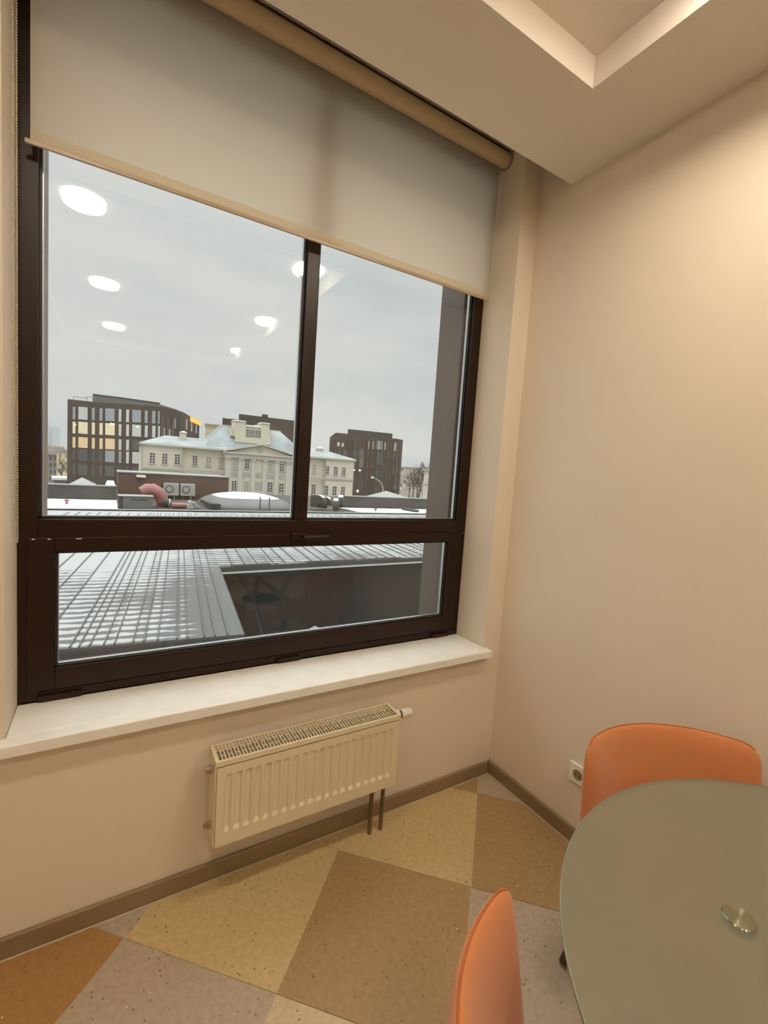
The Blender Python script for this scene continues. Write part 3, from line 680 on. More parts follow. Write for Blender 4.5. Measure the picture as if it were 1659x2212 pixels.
# cooling units
def acu():
    t = thing('air_conditioner', 'x', 'air conditioner', (0, 0, 0), group='outdoor cooling units on the brown enclosure')
    bm = B(); box(bm, -.52, .52, -.38, -.02, 0, .94); obj('casing', bm, m_ac, t, bevel=.03)
    bm = B(); lathe(bm, [(.30, -.40), (.30, -.382)], (-.13, 0, .49), 32, 'y'); g_ = obj('fan_grille', bm, m_acd, t)
    bm = B(); lathe(bm, [(.085, -.412), (.085, -.4005)], (-.13, 0, .49), 20, 'y'); obj('hub', bm, m_ac, g_)
    bm = B(); lathe(bm, [(.20, -.409), (.20, -.4005), (.185, -.4005), (.185, -.409)], (-.13, 0, .49), 24, 'y'); obj('ring', bm, m_ac, g_)
    bm = B(); box(bm, .20, .25, -.34, -.02, -.27, -.001); obj('leg', bm, m_ac, t)
    bm = B(); box(bm, -.35, -.31, -.34, -.02, -.27, -.001); obj('leg', bm, m_acd, t)
    bm = B(); box(bm, .53, .57, -.30, -.1, .15, .32); obj('valve_cover', bm, m_ac, t)
    return t
a1 = acu(); a2 = dup(a1); ax = Vector(at(369, 1061, 37.9)); a1.location = (ax.x, 37.93, ZR + .26); ax = at(404.3, 1062, 37.9); a2.location = (ax.x, 37.93, ZR + .26)
a1['label'] = 'left of the two pale cooling units, just right of the red duct'; a2['label'] = 'right of the two pale cooling units on the brown enclosure'
# black upstand, snowy curved roof, masts
bm = B(); pts = [at(433, 1074, 33.5), at(446, 1074, 33.5), at(476, 1105, 30), at(455, 1105, 30)]
pts = [Vector((p.x, p.y, ZR + .35)) for p in pts]; prism(bm, pts, Vector((0, 0, -.36))); tag(obj('roof_upstand', bm, m_blk), 'black bitumen upstand left of the snowy curved roof', 'upstand')
t = thing('curved_roof', 'low curved roof with snow on its crown and grey wet glass below', 'roof', (at(545, 1100, 30).x, 33.3, ZR - .02))
xa, xb = at(464, 1100, 30).x, at(640, 1104, 30).x; cx = (xa + xb) / 2; hw = (xb - xa) / 2 + .35; bx_ = Vector(t.location); n_ = 28
for nm, a0, a1_, m in (('crown', .50, .999, m_snow), ('skirt', 0.0, .50, mat('wet_roof', (.11, .118, .122), .5, var=.2, vscale=1))):
    bm = B(); R1 = []
    for k in range(9):
        e = (a0 + (a1_ - a0) * k / 8) * PI / 2; s_, h = math.cos(e), math.sin(e) * .98
        R1.append([bm.verts.new((cx - bx_.x + hw * s_ * math.copysign(abs(math.cos(a)) ** .6, math.cos(a)), 3.4 * s_ * math.copysign(abs(math.sin(a)) ** .6, math.sin(a)), h)) for a in [2 * PI * q / 40 for q in range(40)]])
    for A_, B_ in zip(R1, R1[1:]):
        for q in range(40): bm.faces.new((A_[q], A_[(q + 1) % 40], B_[(q + 1) % 40], B_[q]))
    bm.faces.new(R1[-1]); bm.faces.new(R1[0][::-1]); obj(nm, bm, m, t, smooth=True)
for (x, y0_, y1_), lb in (((562.5, 1073.5, 1104), 'left thin dark mast in front of the curved snowy roof'), ((582.5, 1074.5, 1104), 'right thin dark mast in front of the curved snowy roof')):
    p, q = at(x, y0_, 29.3), at(x + 1, y1_, 29.3); bm = B(); tube(bm, [(p.x, 29.3, p.z), (p.x, 29.3, ZR - .02)], .045, 8); tag(obj('mast', bm, m_acd), lb, 'mast', 'thin masts on the roof')
# hooded vents
def hood(px, py0, py1, wpx, Y, rot, lab):
    p = at(px, py1, Y); h = at(px, py0, Y).z - p.z; wd = wpx * Y / 981
    t = thing('hood_vent', lab, 'vent', (p.x, p.y, p.z), rot, 'curved hood vents on the roof'); n_ = 10
    bm = B(); prof = [Vector((-wd / 2, -h * .55, h * .25))] + [Vector((-wd / 2, -h * .55 * math.cos(a), h * .45 + h * .55 * math.sin(a))) for a in [PI / 2 * k / n_ for k in range(n_ + 1)]] + [Vector((-wd / 2, h * .75, h)), Vector((-wd / 2, h * .75, 0)), Vector((-wd / 2, 0, 0)), Vector((-wd / 2, -.02, h * .3))]
    prism(bm, prof, Vector((wd, 0, 0))); obj('hood', bm, m_parap, t)
    bm = B(); o = []
    for k in range(5, n_ + 1):
        a = PI / 2 * k / n_; o.append(Vector((-wd / 2 + wd * .1, -h * .55 * math.cos(a) * 1.02, h * .45 + h * .55 * math.sin(a) + .01)))
    pr = o + [Vector((v.x, v.y * .98, v.z - .009)) for v in reversed(o)]
    bm2 = bm; prism(bm2, [v + Vector((0, 0, .02)) if i < len(o) else v for i, v in enumerate(pr)], Vector((wd * .8, 0, 0))); obj('snow_cap', bm2, m_snow, t)
hood(690, 1070.5, 1096, 15, 31, math.radians(35), 'curved hood vent nearest the mullion with a large snow cap')
hood(704, 1074, 1098, 10, 31.6, math.radians(35), 'narrow curved hood vent in the middle of the three, thin snow cap')
hood(725, 1077.5, 1103, 13, 29.8, math.radians(-30), 'small curved hood vent with a divided snow cap')
hood(735, 1070, 1096, 15, 31.6, math.radians(-30), 'tallest curved hood vent at the start of the right parapet')
# little vents on snow
for (x, y0_, y1_, r), lb, m in (((144, 1079, 1089, .10), 'short red vent pipe standing on the left roof snow', m_duct), ((811, 1098, 1104, .10), 'short dark vent pipe standing on the right roof snow', m_acd)):
    p = atz(x, y1_, ZR + .03); h = at(x, y0_, p.y).z - p.z; bm = B(); lathe(bm, [(r * .7, -.0005), (r * .6, h * .5), (r * 1.3, h * .75), (r * 1.2, h)], (p.x, p.y, ZR + .0305), 14); tag(obj('vent_pipe', bm, m, smooth=True), lb, 'vent', 'vent pipes in the snow')
p = at(901, 1108, 29.9); bm = B(); box(bm, p.x - .25, p.x + .25, 30, 31.8, ZR + .0305, ZR + .22); tag(obj('roof_hatch', bm, m_parap), 'dark box hatch sunk in the right roof snow', 'hatch')
# street lamp
t = thing('street_lamp', 'grey curved street lamp with round head before the dark right office building', 'street lamp', tuple(Vector((at(826.5, 1068, 50).x, 50, ZG)))); base = Vector(t.location)
bm = B(); q = at(826.5, 1057, 50); P = [Vector((0, 0, 0)), Vector((0, 0, q.z - ZG))]; P += [at(x, y, 50) - base for x, y in ((825.5, 1048), (822, 1041.5), (815, 1036.5), (807, 1032))]
tube(bm, P, [.13, .10, .09, .08, .07, .06], 10); obj('pole', bm, m_ac, t, smooth=True)
bm = B(); c = at(804.5, 1031.5, 50) - base; lathe(bm, [(.03, -.16), (.14, -.12), (.18, -.02), (.14, .10), (.03, .14)], c, 16); obj('lamp_head', bm, m_white, t, smooth=True)

# ------------------------------------------------------------------ mansion
MY = 70.0
t = thing('mansion', 'cream two storey classical mansion with pediment, pilasters and pale tin roof', 'building', (19.7, MY, ZG)); mb = Vector(t.location)
def MB(name, boxes, m, parent=t, **k):
    bm = B()
    for b in boxes: box(bm, b[0] - mb.x, b[1] - mb.x, b[2] - mb.y, b[3] - mb.y, b[4] - ZG, b[5] - ZG)
    return obj(name, bm, m, parent, **k)
xl, xm, pl_, pr_, xn, xr = at(305, 990, MY).x, at(393.5, 1000, MY).x, 14.55, 24.9, at(704, 1010, MY).x, at(764, 1015, MY).x
ez = 3.25
MB('wall', [(xl + .3, xr - .3, MY + .4, MY + 12, ZG, ez)], m_cream)
MB('side_bay', [(xl, xm, MY, MY + .399, ZG, ez)], m_cream); MB('side_bay', [(xn, xr, MY, MY + .399, ZG, ez)], m_cream)
MB('portico', [(pl_, pr_, MY - .6, MY + .399, ZG, 2.35)], m_cream)
MB('cornice', [(xl - .25, pl_ - .01, MY - .3, MY + .3, ez + .001, ez + .26)], m_trim); MB('cornice', [(pr_ + .01, xr + .25, MY - .3, MY + .3, ez + .001, ez + .26)], m_trim)
MB('band_course', [(xl - .1, pl_ - .01, MY - .15, MY - .001, -.05, .22)], m_relief); MB('band_course', [(pr_ + .01, xr + .1, MY - .15, MY - .001, -.15, .12)], m_relief)
MB('entablature', [(pl_ - .15, pr_ + .15, MY - .9, MY + .3, 2.351, 2.95), (pl_ - .4, pr_ + .4, MY - 1.15, MY + .3, 2.951, 3.15)], m_trim)
def poly(name, pts, d, m, parent=t):
    bm = B(); prism(bm, [Vector((p[0] - mb.x, p[1] - mb.y, p[2] - ZG)) for p in pts], Vector(d)); return obj(name, bm, m, parent)
ax_ = (pl_ + pr_) / 2
poly('pediment', [(pl_ + .1, MY - .75, 3.151), (pr_ - .1, MY - .75, 3.151), (ax_, MY - .75, 4.45)], (0, 3.5, 0), m_cream)
for s_ in (-1, 1):
    e = pl_ - .45 if s_ < 0 else pr_ + .45
    poly('raking_cornice', [(e, MY - 1.2, 3.151), (ax_, MY - 1.2, 4.50), (ax_, MY - 1.2, 4.74), (e, MY - 1.2, 3.39)], (0, .44, 0), m_trim)
    poly('pediment_roof', [(e, MY - .75, 3.32), (ax_, MY - .75, 4.62), (ax_, MY - .75, 4.70), (e, MY - .75, 3.39)], (0, 6, 0), m_roofm)
def frustum(name, b, tp, m, parent=t):
    bm = B(); v = [bm.verts.new((x - mb.x, y - mb.y, b[4] - ZG)) for x, y in ((b[0], b[2]), (b[1], b[2]), (b[1], b[3]), (b[0], b[3]))] + [bm.verts.new((x - mb.x, y - mb.y, tp[4] - ZG)) for x, y in ((tp[0], tp[2]), (tp[1], tp[2]), (tp[1], tp[3]), (tp[0], tp[3]))]
    for f in ((3, 2, 1, 0), (4, 5, 6, 7), (0, 1, 5, 4), (1, 2, 6, 5), (2, 3, 7, 6), (3, 0, 4, 7)): bm.faces.new([v[i] for i in f])
    return obj(name, bm, m, parent)
frustum('wing_roof', (xl - .3, xr + .3, MY - .25, MY + 12.2, ez + .262), (xl + 3.4, xr - 3.4, MY + 5.9, MY + 6.1, ez + 1.75), m_roofm)
r0, r1 = at(482, 924, MY + 4).x, at(606, 933, MY + 4).x; zt = at(540, 926, MY + 4).z
frustum('central_roof', (11.9, 27.5, MY + .9, MY + 11.5, ez + .5), (r0, r1, MY + 4.0, MY + 8.6, zt), m_roofm)
MB('roof_curb', [(r0, r1, MY + 4.0, MY + 8.6, zt + .001, zt + .16)], m_trim)
def at_rect(x0, y0, x1, y1, Y):
    xc, yc = (x0 + x1) / 2, (y0 + y1) / 2; return at(x0, yc, Y).x, at(x1, yc, Y).x, at(xc, y1, Y).z, at(xc, y0, Y).z
# belvedere with chimney stacks
Yb = MY + 1.7
q = at_rect(508, 946, 586, 954, Yb); MB('belvedere_base', [(q[0], q[1], Yb, Yb + 5, q[2] - .3, q[3])], m_cream); zb = q[3] + .001
q = at_rect(530, 922, 567, 947, Yb); MB('belvedere', [(q[0], q[1], Yb + .5, Yb + 4.5, zb, q[3])], m_cream); bz = q
MB('belvedere_snow', [(q[0], q[1], Yb + .3, Yb + 4.7, q[3] + .001, q[3] + .22)], m_snow)
q = at_rect(531.5, 929, 563.5, 945, Yb + .5); g_ = MB('lattice_window', [(q[0], q[1], Yb + .42, Yb + .499, q[2], q[3])], m_pane)
bars = [(q[0] + (q[1] - q[0]) * k / 8 - .03, q[0] + (q[1] - q[0]) * k / 8 + .03, Yb + .36, Yb + .419, q[2], q[3]) for k in range(9)] + [(q[0], q[1], Yb + .35, Yb + .418, q[2] + (q[3] - q[2]) * k / 4 - .03, q[2] + (q[3] - q[2]) * k / 4 + .03) for k in range(5)]
MB('lattice', bars, m_bar, g_)
for r_ in ((506.5, 911.5, 531, 946), (564.5, 916.5, 582, 950)):
    q = at_rect(*r_, Yb); MB('chimney_stack', [(q[0], q[1], Yb + .01, Yb + 2.2, zb, q[3])], m_cream); MB('chimney_cap', [(q[0] - .08, q[1] + .08, Yb - .08, Yb + 2.3, q[3] + .001, q[3] + .13)], m_relief); MB('chimney_snow', [(q[0], q[1], Yb, Yb + 2.2, q[3] + .131, q[3] + .25)], m_snow)
for r_ in ((500, 925, 506, 944), (582.5, 929, 587, 951), (554, 918, 564, 930)):
    q = at_rect(*r_, Yb); MB('chimney_shoulder', [(q[0], q[1], Yb + .4, Yb + 2, zb if r_[0] != 554 else bz[3] + .23, q[3])], m_cream)
for r_ in ((389.5, 936, 402.5, 953), (688, 970.5, 698, 982)):
    Yc = MY + 4; q = at_rect(*r_, Yc); MB('roof_chimney', [(q[0], q[1], Yc, Yc + 1, q[2] - 1.2, q[3])], m_cream); MB('chimney_cap', [(q[0] - .1, q[1] + .1, Yc - .1, Yc + 1.1, q[3] + .001, q[3] + .15)], m_relief)
    frustum('chimney_snow', (q[0] - .1, q[1] + .1, Yc - .1, Yc + 1.1, q[3] + .151), (q[0] + .4, q[1] - .4, Yc + .4, Yc + .6, q[3] + .38), m_snow)
for x, y in ((305.5, 1000), (393.5, 1000), (487, 1005), (704, 1010)):
    X_ = at(x, y, MY - .2).x; MB('downpipe', [(X_ - .05, X_ + .05, MY - .16 if x != 487 else MY + .2, MY - .02 if x != 487 else MY + .39, ZG, ez)], m_relief)
for x in (492, 519, 547, 572, 597.5, 622):
    Yp = MY - .85; c = at(x, 1025, Yp).x; MB('pilaster', [(c - .30, c + .30, Yp, MY - .601, ZG, 1.98)], m_trim); MB('capital', [(c - .36, c + .36, Yp - .08, MY - .601, 1.981, 2.349)], m_relief)
for x, y in ((506, 1025), (558.5, 1027), (608.5, 1030)):
    c = at(x, y, MY - .6); bm = B(); lathe(bm, [(.45, -.64), (.45, -.601), ], (c.x - mb.x, 0, c.z - ZG), 20, 'y'); lathe(bm, [(.22, -.67), (.22, -.6405)], (c.x - mb.x, 0, c.z - ZG), 14, 'y'); obj('medallion', bm, m_relief, t)
for r_ in ((524, 1021, 542, 1031.5), (576, 1024, 593, 1034.5), (549, 1041, 568, 1058)):
    q = at_rect(*r_, MY - .6); MB('relief_panel', [(q[0], q[1], MY - .64, MY - .601, q[2], q[3])], m_relief)
c = at(562, 972, MY - .75); bm = B(); lathe(bm, [(.5, -.80), (.5, -.7505)], (c.x - mb.x, 0, c.z - ZG), 20, 'y'); obj('pediment_crest', bm, m_relief, t)
wins = [(329, 989.5, 12, 23, 0, 0), (356, 991, 12, 23, 0, 0), (383, 992.5, 12, 23, 0, 0), (421, 995, 11, 21, .4, 0), (450.5, 997, 11, 20, .4, 1), (477.5, 1000, 10, 22, .4, 1),
        (507.5, 1003, 9, 20, -.6, 1), (533.5, 1003, 9.5, 20, -.6, 0), (584.6, 1007, 9, 21, -.6, 1), (609, 1010, 9, 17, -.6, 0),
        (505.5, 1049, 11, 21, -.6, 0), (532, 1050, 11, 21, -.6, 1), (583, 1052, 11, 21, -.6, 0), (607.5, 1054, 10.5, 20, -.6, 0),
        (679, 1013, 8.5, 19, .4, 1), (706.5, 1015.5, 8.5, 18, 0, 0), (725, 1017, 8.5, 18, 0, 0), (742.5, 1018.5, 8, 17.5, 0, 0),
        (677, 1057, 9.5, 21, .4, 0), (704.5, 1059, 9, 20, 0, 0), (722.5, 1060, 9, 20, 0, 0), (740.5, 1061, 8.5, 20, 0, 0)]
for x, y, w_, h_, dy, lit in wins:
    Y = MY + dy; q = at_rect(x - w_ / 2, y - h_ / 2, x + w_ / 2, y + h_ / 2, Y)
    wn = MB('window', [(q[0], q[1], Y - .03, Y - .001, q[2], q[3])], m_panew if lit else m_pane)
    nx, nz_ = 2, 3 if h_ < 20.5 else 4
    bars = [(q[0] + (q[1] - q[0]) * k / nx - .035, q[0] + (q[1] - q[0]) * k / nx + .035, Y - .06, Y - .0305, q[2], q[3]) for k in range(nx + 1)] + [(q[0], q[1], Y - .061, Y - .031, q[2] + (q[3] - q[2]) * k / nz_ - .03, q[2] + (q[3] - q[2]) * k / nz_ + .03) for k in range(nz_ + 1)]
    MB('glazing_bar', bars, m_bar, wn)
    MB('window_ledge', [(q[0] - .12, q[1] + .12, Y - .12, Y - .0305, q[2] - .10, q[2] - .032)], m_relief, wn)

# ------------------------------------------------------------------ dark office buildings
def isect(px, py, plan):
    d = ray(px, py); best = None
    for (a, b) in zip(plan, plan[1:]):
        e = b - a; den = d.x * e.y - d.y * e.x
        if abs(den) < 1e-9: continue
        u = (a.x * e.y - a.y * e.x) / den; s = (a.x * d.y - a.y * d.x) / den
        if u > 0 and -.001 <= s <= 1.001 and (best is None or u < best[0]): best = (u, e)
    if not best: return None
    u, e = best; p = EYE + d * u; return p, math.atan2(e.y, e.x), u
def office(label, plan, back, ztop, m, base):
    t = thing('office_building', label, 'building', base); b_ = Vector(base)
    P = plan + back; bm = B(); prism(bm, [Vector((p.x - b_.x, p.y - b_.y, 0)) for p in P], Vector((0, 0, ztop - ZG))); o = obj('wall', bm, m, t)
    return t, b_
def wnd(t, b_, plan, rects, m, name='window', out=.08):
    for x0_, y0_, x1_, y1_ in rects:
        r_ = isect((x0_ + x1_) / 2, (y0_ + y1_) / 2, plan)
        if not r_: continue
        p, ang, u = r_; a, b = isect(x0_, (y0_ + y1_) / 2, plan), isect(x1_, (y0_ + y1_) / 2, plan)
        if not a or not b: continue
        wd = (Vector((a[0].x, a[0].y)) - Vector((b[0].x, b[0].y))).length; z0_ = (EYE + ray((x0_ + x1_) / 2, y1_) * (Vector((p.x, p.y)).length / Vector((ray((x0_ + x1_) / 2, y1_).x, ray((x0_ + x1_) / 2, y1_).y)).length)).z
        z1_ = (EYE + ray((x0_ + x1_) / 2, y0_) * (Vector((p.x, p.y)).length / Vector((ray((x0_ + x1_) / 2, y0_).x, ray((x0_ + x1_) / 2, y0_).y)).length)).z
        bm = B(); mt = Matrix.Translation((p.x - b_.x, p.y - b_.y, 0)) @ Matrix.Rotation(ang, 4, 'Z'); box(bm, -wd / 2, wd / 2, -out, .3, z0_ - ZG, z1_ - ZG, mtx=mt); obj(name, bm, m, t)
# left building
ZL = 10.0
plan = [Vector((at(146, 863, 90).x, 90, 0))]
plan += [atz(x, y, ZL) for x, y in ((205, 868.3), (285, 873.6), (345, 878.5), (374, 884), (393, 889), (408.5, 898), (431, 908.5))]
plan = [Vector((p.x, p.y, 0)) for p in plan]
t, b_ = office('dark brick office building with rounded corner, lit windows and orange rooftop sign', plan, [Vector((plan[-1].x - 2, 128, 0)), Vector((plan[0].x, 128, 0))], ZL, m_dark2, (0, 90, ZG))
cols = [(157, 163), (169.5, 189.5), (198.5, 205), (215.5, 222), (228, 248), (257, 262.5), (273, 279), (286, 305), (313, 319.5), (329, 336), (341.5, 345)]
rows = [(879, 906), (911, 936.5), (944, 967), (970, 995), (1003, 1026)]
def sl(x, y): return y + (x - 160) * .052
kinds = ['spsssppssss', 'lllllppppppp'[:11], 'wwwwwppdddd', 'ddddssppddd', 'ddddddddddd']
mm = {'s': m_gsky, 'p': m_gpale, 'l': m_glit, 'w': m_gwarm, 'd': m_gdk}
for r_, kd in zip(rows, kinds):
    for c_, k_ in zip(cols, kd): wnd(t, b_, plan, [(c_[0], sl(c_[0], r_[0]), c_[1], sl(c_[0], r_[1]))], mm[k_])
wnd(t, b_, plan, [(353, 924, 356, 947), (364, 927, 368, 942), (376, 905, 379, 925)], m_panew)
wnd(t, b_, plan, [(348, 895, 352, 945), (360, 900, 363, 945), (371, 903, 374, 948), (384, 906, 387, 950), (391, 912, 393, 950)], m_gdk)
wnd(t, b_, plan, [(401.3, 905.5, 403.6, 928), (412.2, 911.5, 414.6, 932), (422.5, 917, 424.6, 936)], m_gpale)
wnd(t, b_, plan, [(163.2, 916, 164, 919), (240, 914, 243, 917), (246, 915, 248, 917.5), (297, 921, 299, 923.5)], m_bulb, 'light_bulb', .2)
# orange sign of strokes on the far face
sg = thing('roof_sign', 'glowing orange letter sign on the right corner of the dark office building', 'sign', (0, 0, 0))
r_ = isect(420, 905, plan); sb_ = Vector((r_[0].x, r_[0].y, 0)); sg.location = (sb_.x, sb_.y, ZG)
for k in range(8):
    x = 409.2 + k * 2.8; y = 900.5 + k * 1.35
    bmx = B()
    for (u0, v0, u1, v1) in (((0, 0, .5, 9.5), (0, 0, 1.9, 1.2), (0, 4.2, 1.8, 5.2)) if k % 3 == 0 else ((0, 0, .5, 9), (1.7, 0, 2.2, 9), (0, 3.8, 2.2, 5)) if k % 3 == 1 else ((0, 0, 2.2, 1.5), (.8, 0, 1.4, 9), (0, 7.8, 2, 9))):
        a, b = isect(x + u0, y + 4, plan), isect(x + u1, y + 4, plan)
        if not a or not b: continue
        hz = lambda px, py, r: (EYE + ray(px, py) * (Vector((r.x, r.y)).length / Vector((ray(px, py).x, ray(px, py).y)).length)).z
        wd = (a[0] - b[0]).length; c_ = (a[0] + b[0]) / 2; mt = Matrix.Translation((c_.x - sb_.x, c_.y - sb_.y, 0)) @ Matrix.Rotation(a[1], 4, 'Z')
        box(bmx, -wd / 2, wd / 2, -.35, -.12, hz(x, y + v1, c_) - ZG, hz(x, y + v0, c_) - ZG, mtx=mt)
    obj('letter', bmx, m_sign, sg)
# penthouse
def pent(t, b_, pts, z0_, ztf, ybk, m, name='penthouse'):
    bm = B(); q = [Vector((p.x - b_.x, p.y - b_.y, z0_ - ZG)) for p in pts]; prism(bm, q + [Vector((pts[-1].x * ybk / pts[-1].y - b_.x, ybk - b_.y, q[0].z)), Vector((pts[0].x * ybk / pts[0].y - b_.x, ybk - b_.y, q[0].z))], Vector((0, 0, ztf - z0_))); return obj(name, bm, m, t)
zp_ = 11.25
pp_ = [Vector((p.x, p.y, 0)) for p in (at(200, 851, 92), at(262, 856, 92), at(346, 866, 93), atz(364, 877, zp_) + Vector((0, 0, 0)))]
pp_[3] = Vector((pp_[2].x + 3.6, 99, 0))
pent(t, b_, pp_, ZL + .001, zp_, 126, m_pent); pent(t, b_, [p + Vector((0, .4, 0)) for p in pp_[:3]], zp_ + .001, zp_ + .35, 118, m_pentd, 'roof_plant')
bm = B()
for x0_, x1_ in ((158, 187), (187, 199)):
    a, b = at(x0_, 858, 93), at(x1_, 858, 93); z_ = at((x0_ + x1_) / 2, 857 if x0_ > 160 else 858, 93).z
    box(bm, a.x, a.x + .07, 93 - 90, 93.07 - 90, ZL - ZG, z_ - ZG); box(bm, a.x, b.x, 93 - 90, 93.07 - 90, z_ - ZG - .07, z_ - ZG)
obj('roof_railing', bm, m_pent, t)
# middle building behind the mansion
Ym = 112; pl = [Vector((at(x, 910, Ym).x, Ym, 0)) for x in (480.5, 668)]; zm = at(500, 905, Ym).z
t, b_ = office('dark office block rising behind the mansion chimneys', pl, [Vector((pl[1].x * 1.25, 140, 0)), Vector((pl[0].x * 1.27, 140, 0))], zm, m_dark2, (pl[0].x, Ym, ZG))
pent(t, b_, [Vector((at(517.5, 892, Ym).x, Ym + .5, 0)), Vector((at(660, 905, Ym).x, Ym + .5, 0))], zm + .001, at(520, 894, Ym).z, 138, m_pentd)
pent(t, b_, [Vector((at(567, 892, Ym).x, Ym + .4, 0)), Vector((at(580, 895, Ym).x, Ym + .4, 0))], at(520, 894, Ym).z + .001, at(573, 895, Ym).z, 130, m_pentd, 'roof_plant')
wnd(t, b_, pl, [(598, 938.5, 607, 948)], m_gpale); wnd(t, b_, pl, [(590, 930, 594, 950), (612, 932, 616, 955), (487, 915, 490, 935), (494, 915, 497, 935)], m_gdk)
# right building
zr_ = at(724, 934.8, 110).z
plr = [atz(x, y, zr_) for x, y in ((712.5, 944.7), (725, 934.6))]; plr = [Vector((p.x, p.y, 0)) for p in plr]
plr += [Vector((p.x, p.y, 0)) for p in (atz(786.6, 940.3, zr_), atz(840, 945.8, zr_), atz(858, 947.8, zr_), atz(870.5, 950.3, zr_))]
t, b_ = office('dark ribbed brick office building standing right of the mansion', plr, [plr[-1] * 1.2, Vector((plr[0].x * 1.25, plr[0].y * 1.2, 0))], zr_, m_dark2, (plr[1].x, plr[1].y, ZG))
zq = at(752, 925, 112).z
pq = [isect(x, 935, plr)[0] * 1.02 for x in (751, 790, 848)]; pq = [Vector((p.x, p.y, 0)) for p in pq]
pent(t, b_, pq, zr_ + .001, zr_ + 1.45, pq[1].y + 14, m_pentd)
wnd(t, b_, plr, [(728.5, 955, 733.5, 964), (738, 957, 742.5, 965)], m_gpale)
wnd(t, b_, plr, [(794, 953, 797.5, 970), (804.5, 953, 808, 970.5), (830, 955.5, 833.5, 971.5)], m_panew)
wnd(t, b_, plr, [(813, 952.5, 825.5, 971), (851, 956, 857, 974)], m_gsky)
wnd(t, b_, plr, [(776, 991, 785, 1010), (764.5, 996, 768, 1009)], mat('office_glass_green', (.13, .15, .115), .2))
wnd(t, b_, plr, [(792, 977, 796, 987), (803.5, 976, 807, 987), (801, 1001, 805, 1012), (827, 1002, 830.5, 1013), (790, 1003, 794, 1012), (791, 1022, 795, 1030), (801, 1022, 805, 1030)], mat('brick_light', (.125, .085, .075), .6))
wnd(t, b_, plr, [(813, 976, 826, 1005), (811, 1012, 824, 1034), (806, 1054, 820, 1070), (773, 1038, 785, 1057), (775, 970, 786, 990), (762, 972, 770, 988), (838, 976, 842, 990), (846, 978, 854, 992), (845, 1010, 855, 1024), (848, 1045, 856, 1058), (730, 969, 735, 984), (741, 971, 749, 984)], m_gdk)
wnd(t, b_, plr, [(775, 1014.5, 778.5, 1017.5), (763.5, 1014, 766, 1016.5), (770.5, 1058, 773.5, 1063)], m_bulb, 'light_bulb', .3)
# brick ribs
for x in list(range(790, 870, 7)) + [716, 720, 747, 754, 759, 771, 787]:
    wnd(t, b_, plr, [(x, 950, x + 1.6, 1072)], m_dark, 'brick_rib', .14)

# ------------------------------------------------------------------ farther buildings
def block(name, lab, r, Y, dep, m, zbot=None, wn=None, wm=None, roof=None, grp=None):
    q = at_rect(*r, Y); th_ = math.atan2((q[0] + q[1]) / 2, Y) * 1.08; t = thing(name, lab, 'building', ((q[0] + q[1]) / 2, Y, ZG), -th_, group=grp); hw = (q[1] - q[0]) / 2 * math.cos(th_)
    bm = B(); box(bm, -hw, hw, 0, dep, 0, q[3] - ZG); obj('wall', bm, m, t)
    if roof: bm = B(); box(bm, -hw - .4, hw + .4, -.4, dep, q[3] - ZG + .001, q[3] - ZG + roof[0]); obj('roof', bm, roof[1], t)
    if wn:
        nx, nz_, fx, fz, zlo = wn
        for i in range(nx):
            for j in range(nz_):
                cx = -hw + 2 * hw * (i + .5) / nx; cz = q[2] + zlo + (q[3] - q[2] - zlo) * (j + .5) / nz_ - ZG; a = hw / nx * fx; b = (q[3] - q[2] - zlo) / nz_ / 2 * fz
                bm = B(); box(bm, cx - a, cx + a, -.15, -.001, cz - b, cz + b); obj('window', bm, wm[(i * 7 + j * 5) % len(wm)], t)
    return t
m_tower = mat('yellow_brick_tower', (.56, .47, .32), .9, var=.08, vscale=.1); m_towerd = mat('tower_cornice', (.30, .26, .19), .9)
block('apartment_tower', 'distant yellow brick tower between the two dark buildings', (443.5, 921, 482, 950), 220, 20, m_tower, wn=(9, 4, .16, .5, -3), wm=[m_towerd], roof=(.9, m_towerd))
m_haze = mat('haze_tint_blue', (.50, .53, .56), .8); m_haze2 = mat('haze_tint_grey', (.56, .585, .60), .8)  # distance haze painted into the far towers as pale flat colours
block('hazy_tower', 'farthest pale tower at the left edge of the glass', (95, 905, 113, 962), 420, 20, m_haze2)
block('hazy_tower', 'pale blue stepped tower beside the dark office building', (112, 921.5, 129, 962), 400, 20, m_haze)
m_pink = mat('pinkish_brick', (.46, .38, .33), .9, var=.12, vscale=.1); m_grey = mat('old_grey_stucco', (.25, .235, .22), .9, var=.2, vscale=.15); m_yel = mat('yellow_stucco', (.68, .58, .38), .9, var=.05, vscale=.3)
block('brick_house', 'long pinkish brick building low on the left horizon', (90, 963, 140, 990), 330, 20, m_pink, wn=(8, 3, .4, .5, 0), wm=[m_grey])
block('grey_house', 'weathered grey house left of the yellow one', (86, 982, 123, 1040), 190, 14, m_grey, wn=(4, 4, .4, .5, 0), wm=[m_gdk], roof=(1.0, m_cope))
block('yellow_house', 'narrow pale yellow house touching the dark office building', (122.5, 977, 150, 1040), 165, 14, m_yel, wn=(2, 4, .32, .42, 0), wm=[m_towerd], roof=(.9, m_cope))
block('snowy_shed', 'low shed with thick snow in front of the yellow house', (116, 1037, 150, 1045), 120, 8, m_grey, roof=(.5, m_snow))
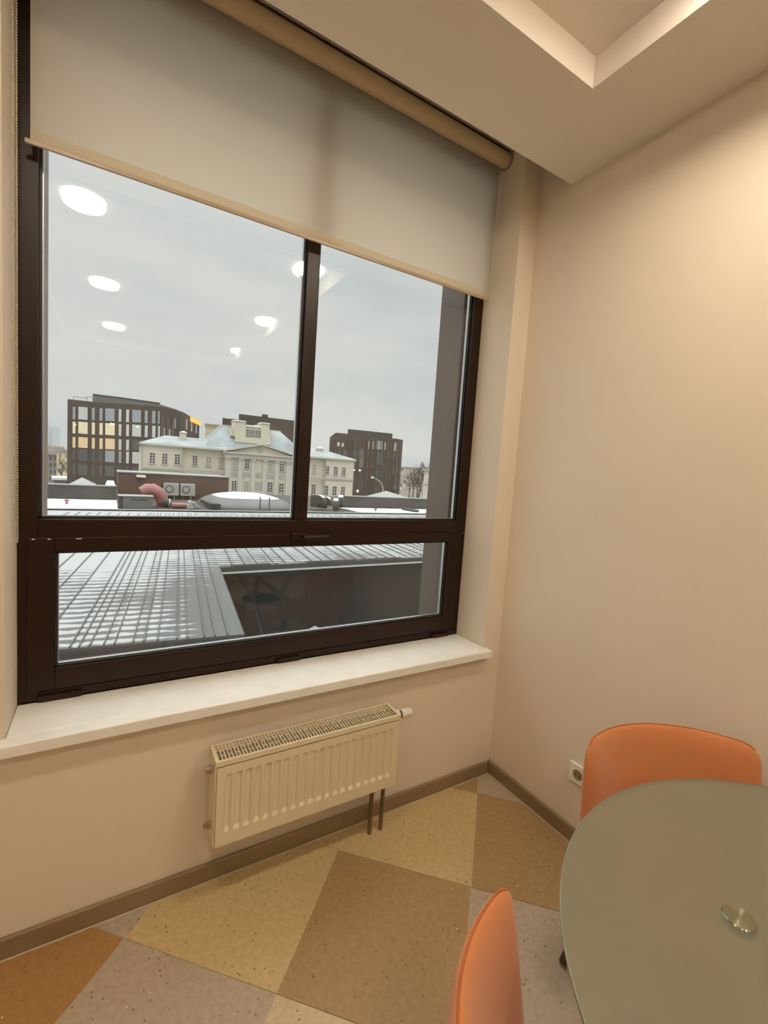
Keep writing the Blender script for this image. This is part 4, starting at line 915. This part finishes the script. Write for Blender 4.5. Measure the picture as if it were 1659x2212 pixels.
# right
m_apt = mat('apartment_panel', (.43, .385, .33), .9, var=.1, vscale=.2); m_balc = mat('balcony_white', (.66, .62, .56), .8)
block('apartment_block', 'beige apartment block with balconies behind the bare trees', (862, 1012, 922, 1062), 200, 15, m_apt, wn=(9, 6, .42, .5, 0), wm=[m_balc, m_gdk, m_grey, m_apt], roof=(.6, m_towerd))
q = at(917, 1015, 82); t = thing('cream_house', 'cream plastered house corner at the right edge of the glass', 'building', (q.x, 82, ZG), -math.atan2(q.x, 82) - .02)
zc_ = at(921, 1016.5, 82).z
bm = B(); box(bm, 0, 20, 0, 14, 0, zc_ - ZG); obj('wall', bm, m_cream, t); bm = B(); box(bm, -.5, 20.3, -.5, 14, zc_ - ZG + .001, zc_ - ZG + .35); obj('cornice', bm, m_relief, t)
z_ = at(921, 1046, 82).z; bm = B(); box(bm, -.12, 20, -.14, -.001, z_ - ZG - .12, z_ - ZG + .12); obj('band_course', bm, m_relief, t)
q_ = atz(880, 1068, ZG); slab('snow_bank', 105, 230, 138, 150, ZG, ZG + 3.2, m_snow, 'snowy bank under the bare trees on the right', 'snow', 'stuff')
# bare trees
def tree(px, pyb, pyt, Y, r0, seed, lab, lean=0):
    rnd = random.Random(seed); b = at(px, pyb, Y); H = at(px, pyt, Y).z - b.z; base = Vector((b.x, Y, ZG))
    t = thing('bare_tree', lab, 'tree', base, group='leafless trees before the apartments'); bmt = B(); bmb = B()
    z0_ = b.z - base.z
    tr = [Vector((0, 0, 0)), Vector((0, 0, z0_))]; p = Vector((0, 0, z0_)); n_ = 7
    for k in range(n_): p = p + Vector((lean * H / n_ * .2 + rnd.uniform(-.05, .05) * H / n_, rnd.uniform(-.05, .05), H * .85 / n_)); tr.append(p.copy())
    tube(bmt, tr, [r0] * 2 + [r0 * (1 - k / (n_ + .6)) for k in range(1, n_ + 1)], 7); obj('trunk', bmt, m_bark, t, smooth=True)
    def br(p, d, ln, r, dep):
        q_ = p + d * ln * .5; e = q_ + (d + Vector((rnd.uniform(-.3, .3), rnd.uniform(-.3, .3), .25))).normalized() * ln * .5
        tube(bmb, [p, q_, e], [r, r * .75, r * .45], 4, cap=False)
        if dep: 
            for _ in range(3): br(q_ if rnd.random() < .4 else e, (d + Vector((rnd.uniform(-.8, .8), rnd.uniform(-.8, .8), rnd.uniform(-.1, .7)))).normalized(), ln * .68, r * .5, dep - 1)
    for k in range(3, len(tr)):
        for _ in range(4):
            a = rnd.uniform(0, 2 * PI); br(tr[k], Vector((math.cos(a), math.sin(a), rnd.uniform(.5, 1.2))).normalized(), H * .20 * (1.25 - k / 12), r0 * .38, 3)
    obj('branches', bmb, m_bark, t)
tree(884, 1070, 1020, 135, .20, 1, 'thin bare tree nearest the dark right office building')
tree(892, 1070, 1016, 130, .22, 2, 'thin bare tree second from the dark right office building')
tree(901, 1071, 1008, 118, .20, 3, 'slim dark bare tree with low fork behind the right parapet')
tree(904, 1072, 1000, 112, .28, 4, 'tallest bare tree, leaning right, beside the cream house corner', .9)
tree(133, 1037, 992, 150, .20, 5, 'small bare tree before the yellow house at the far left')
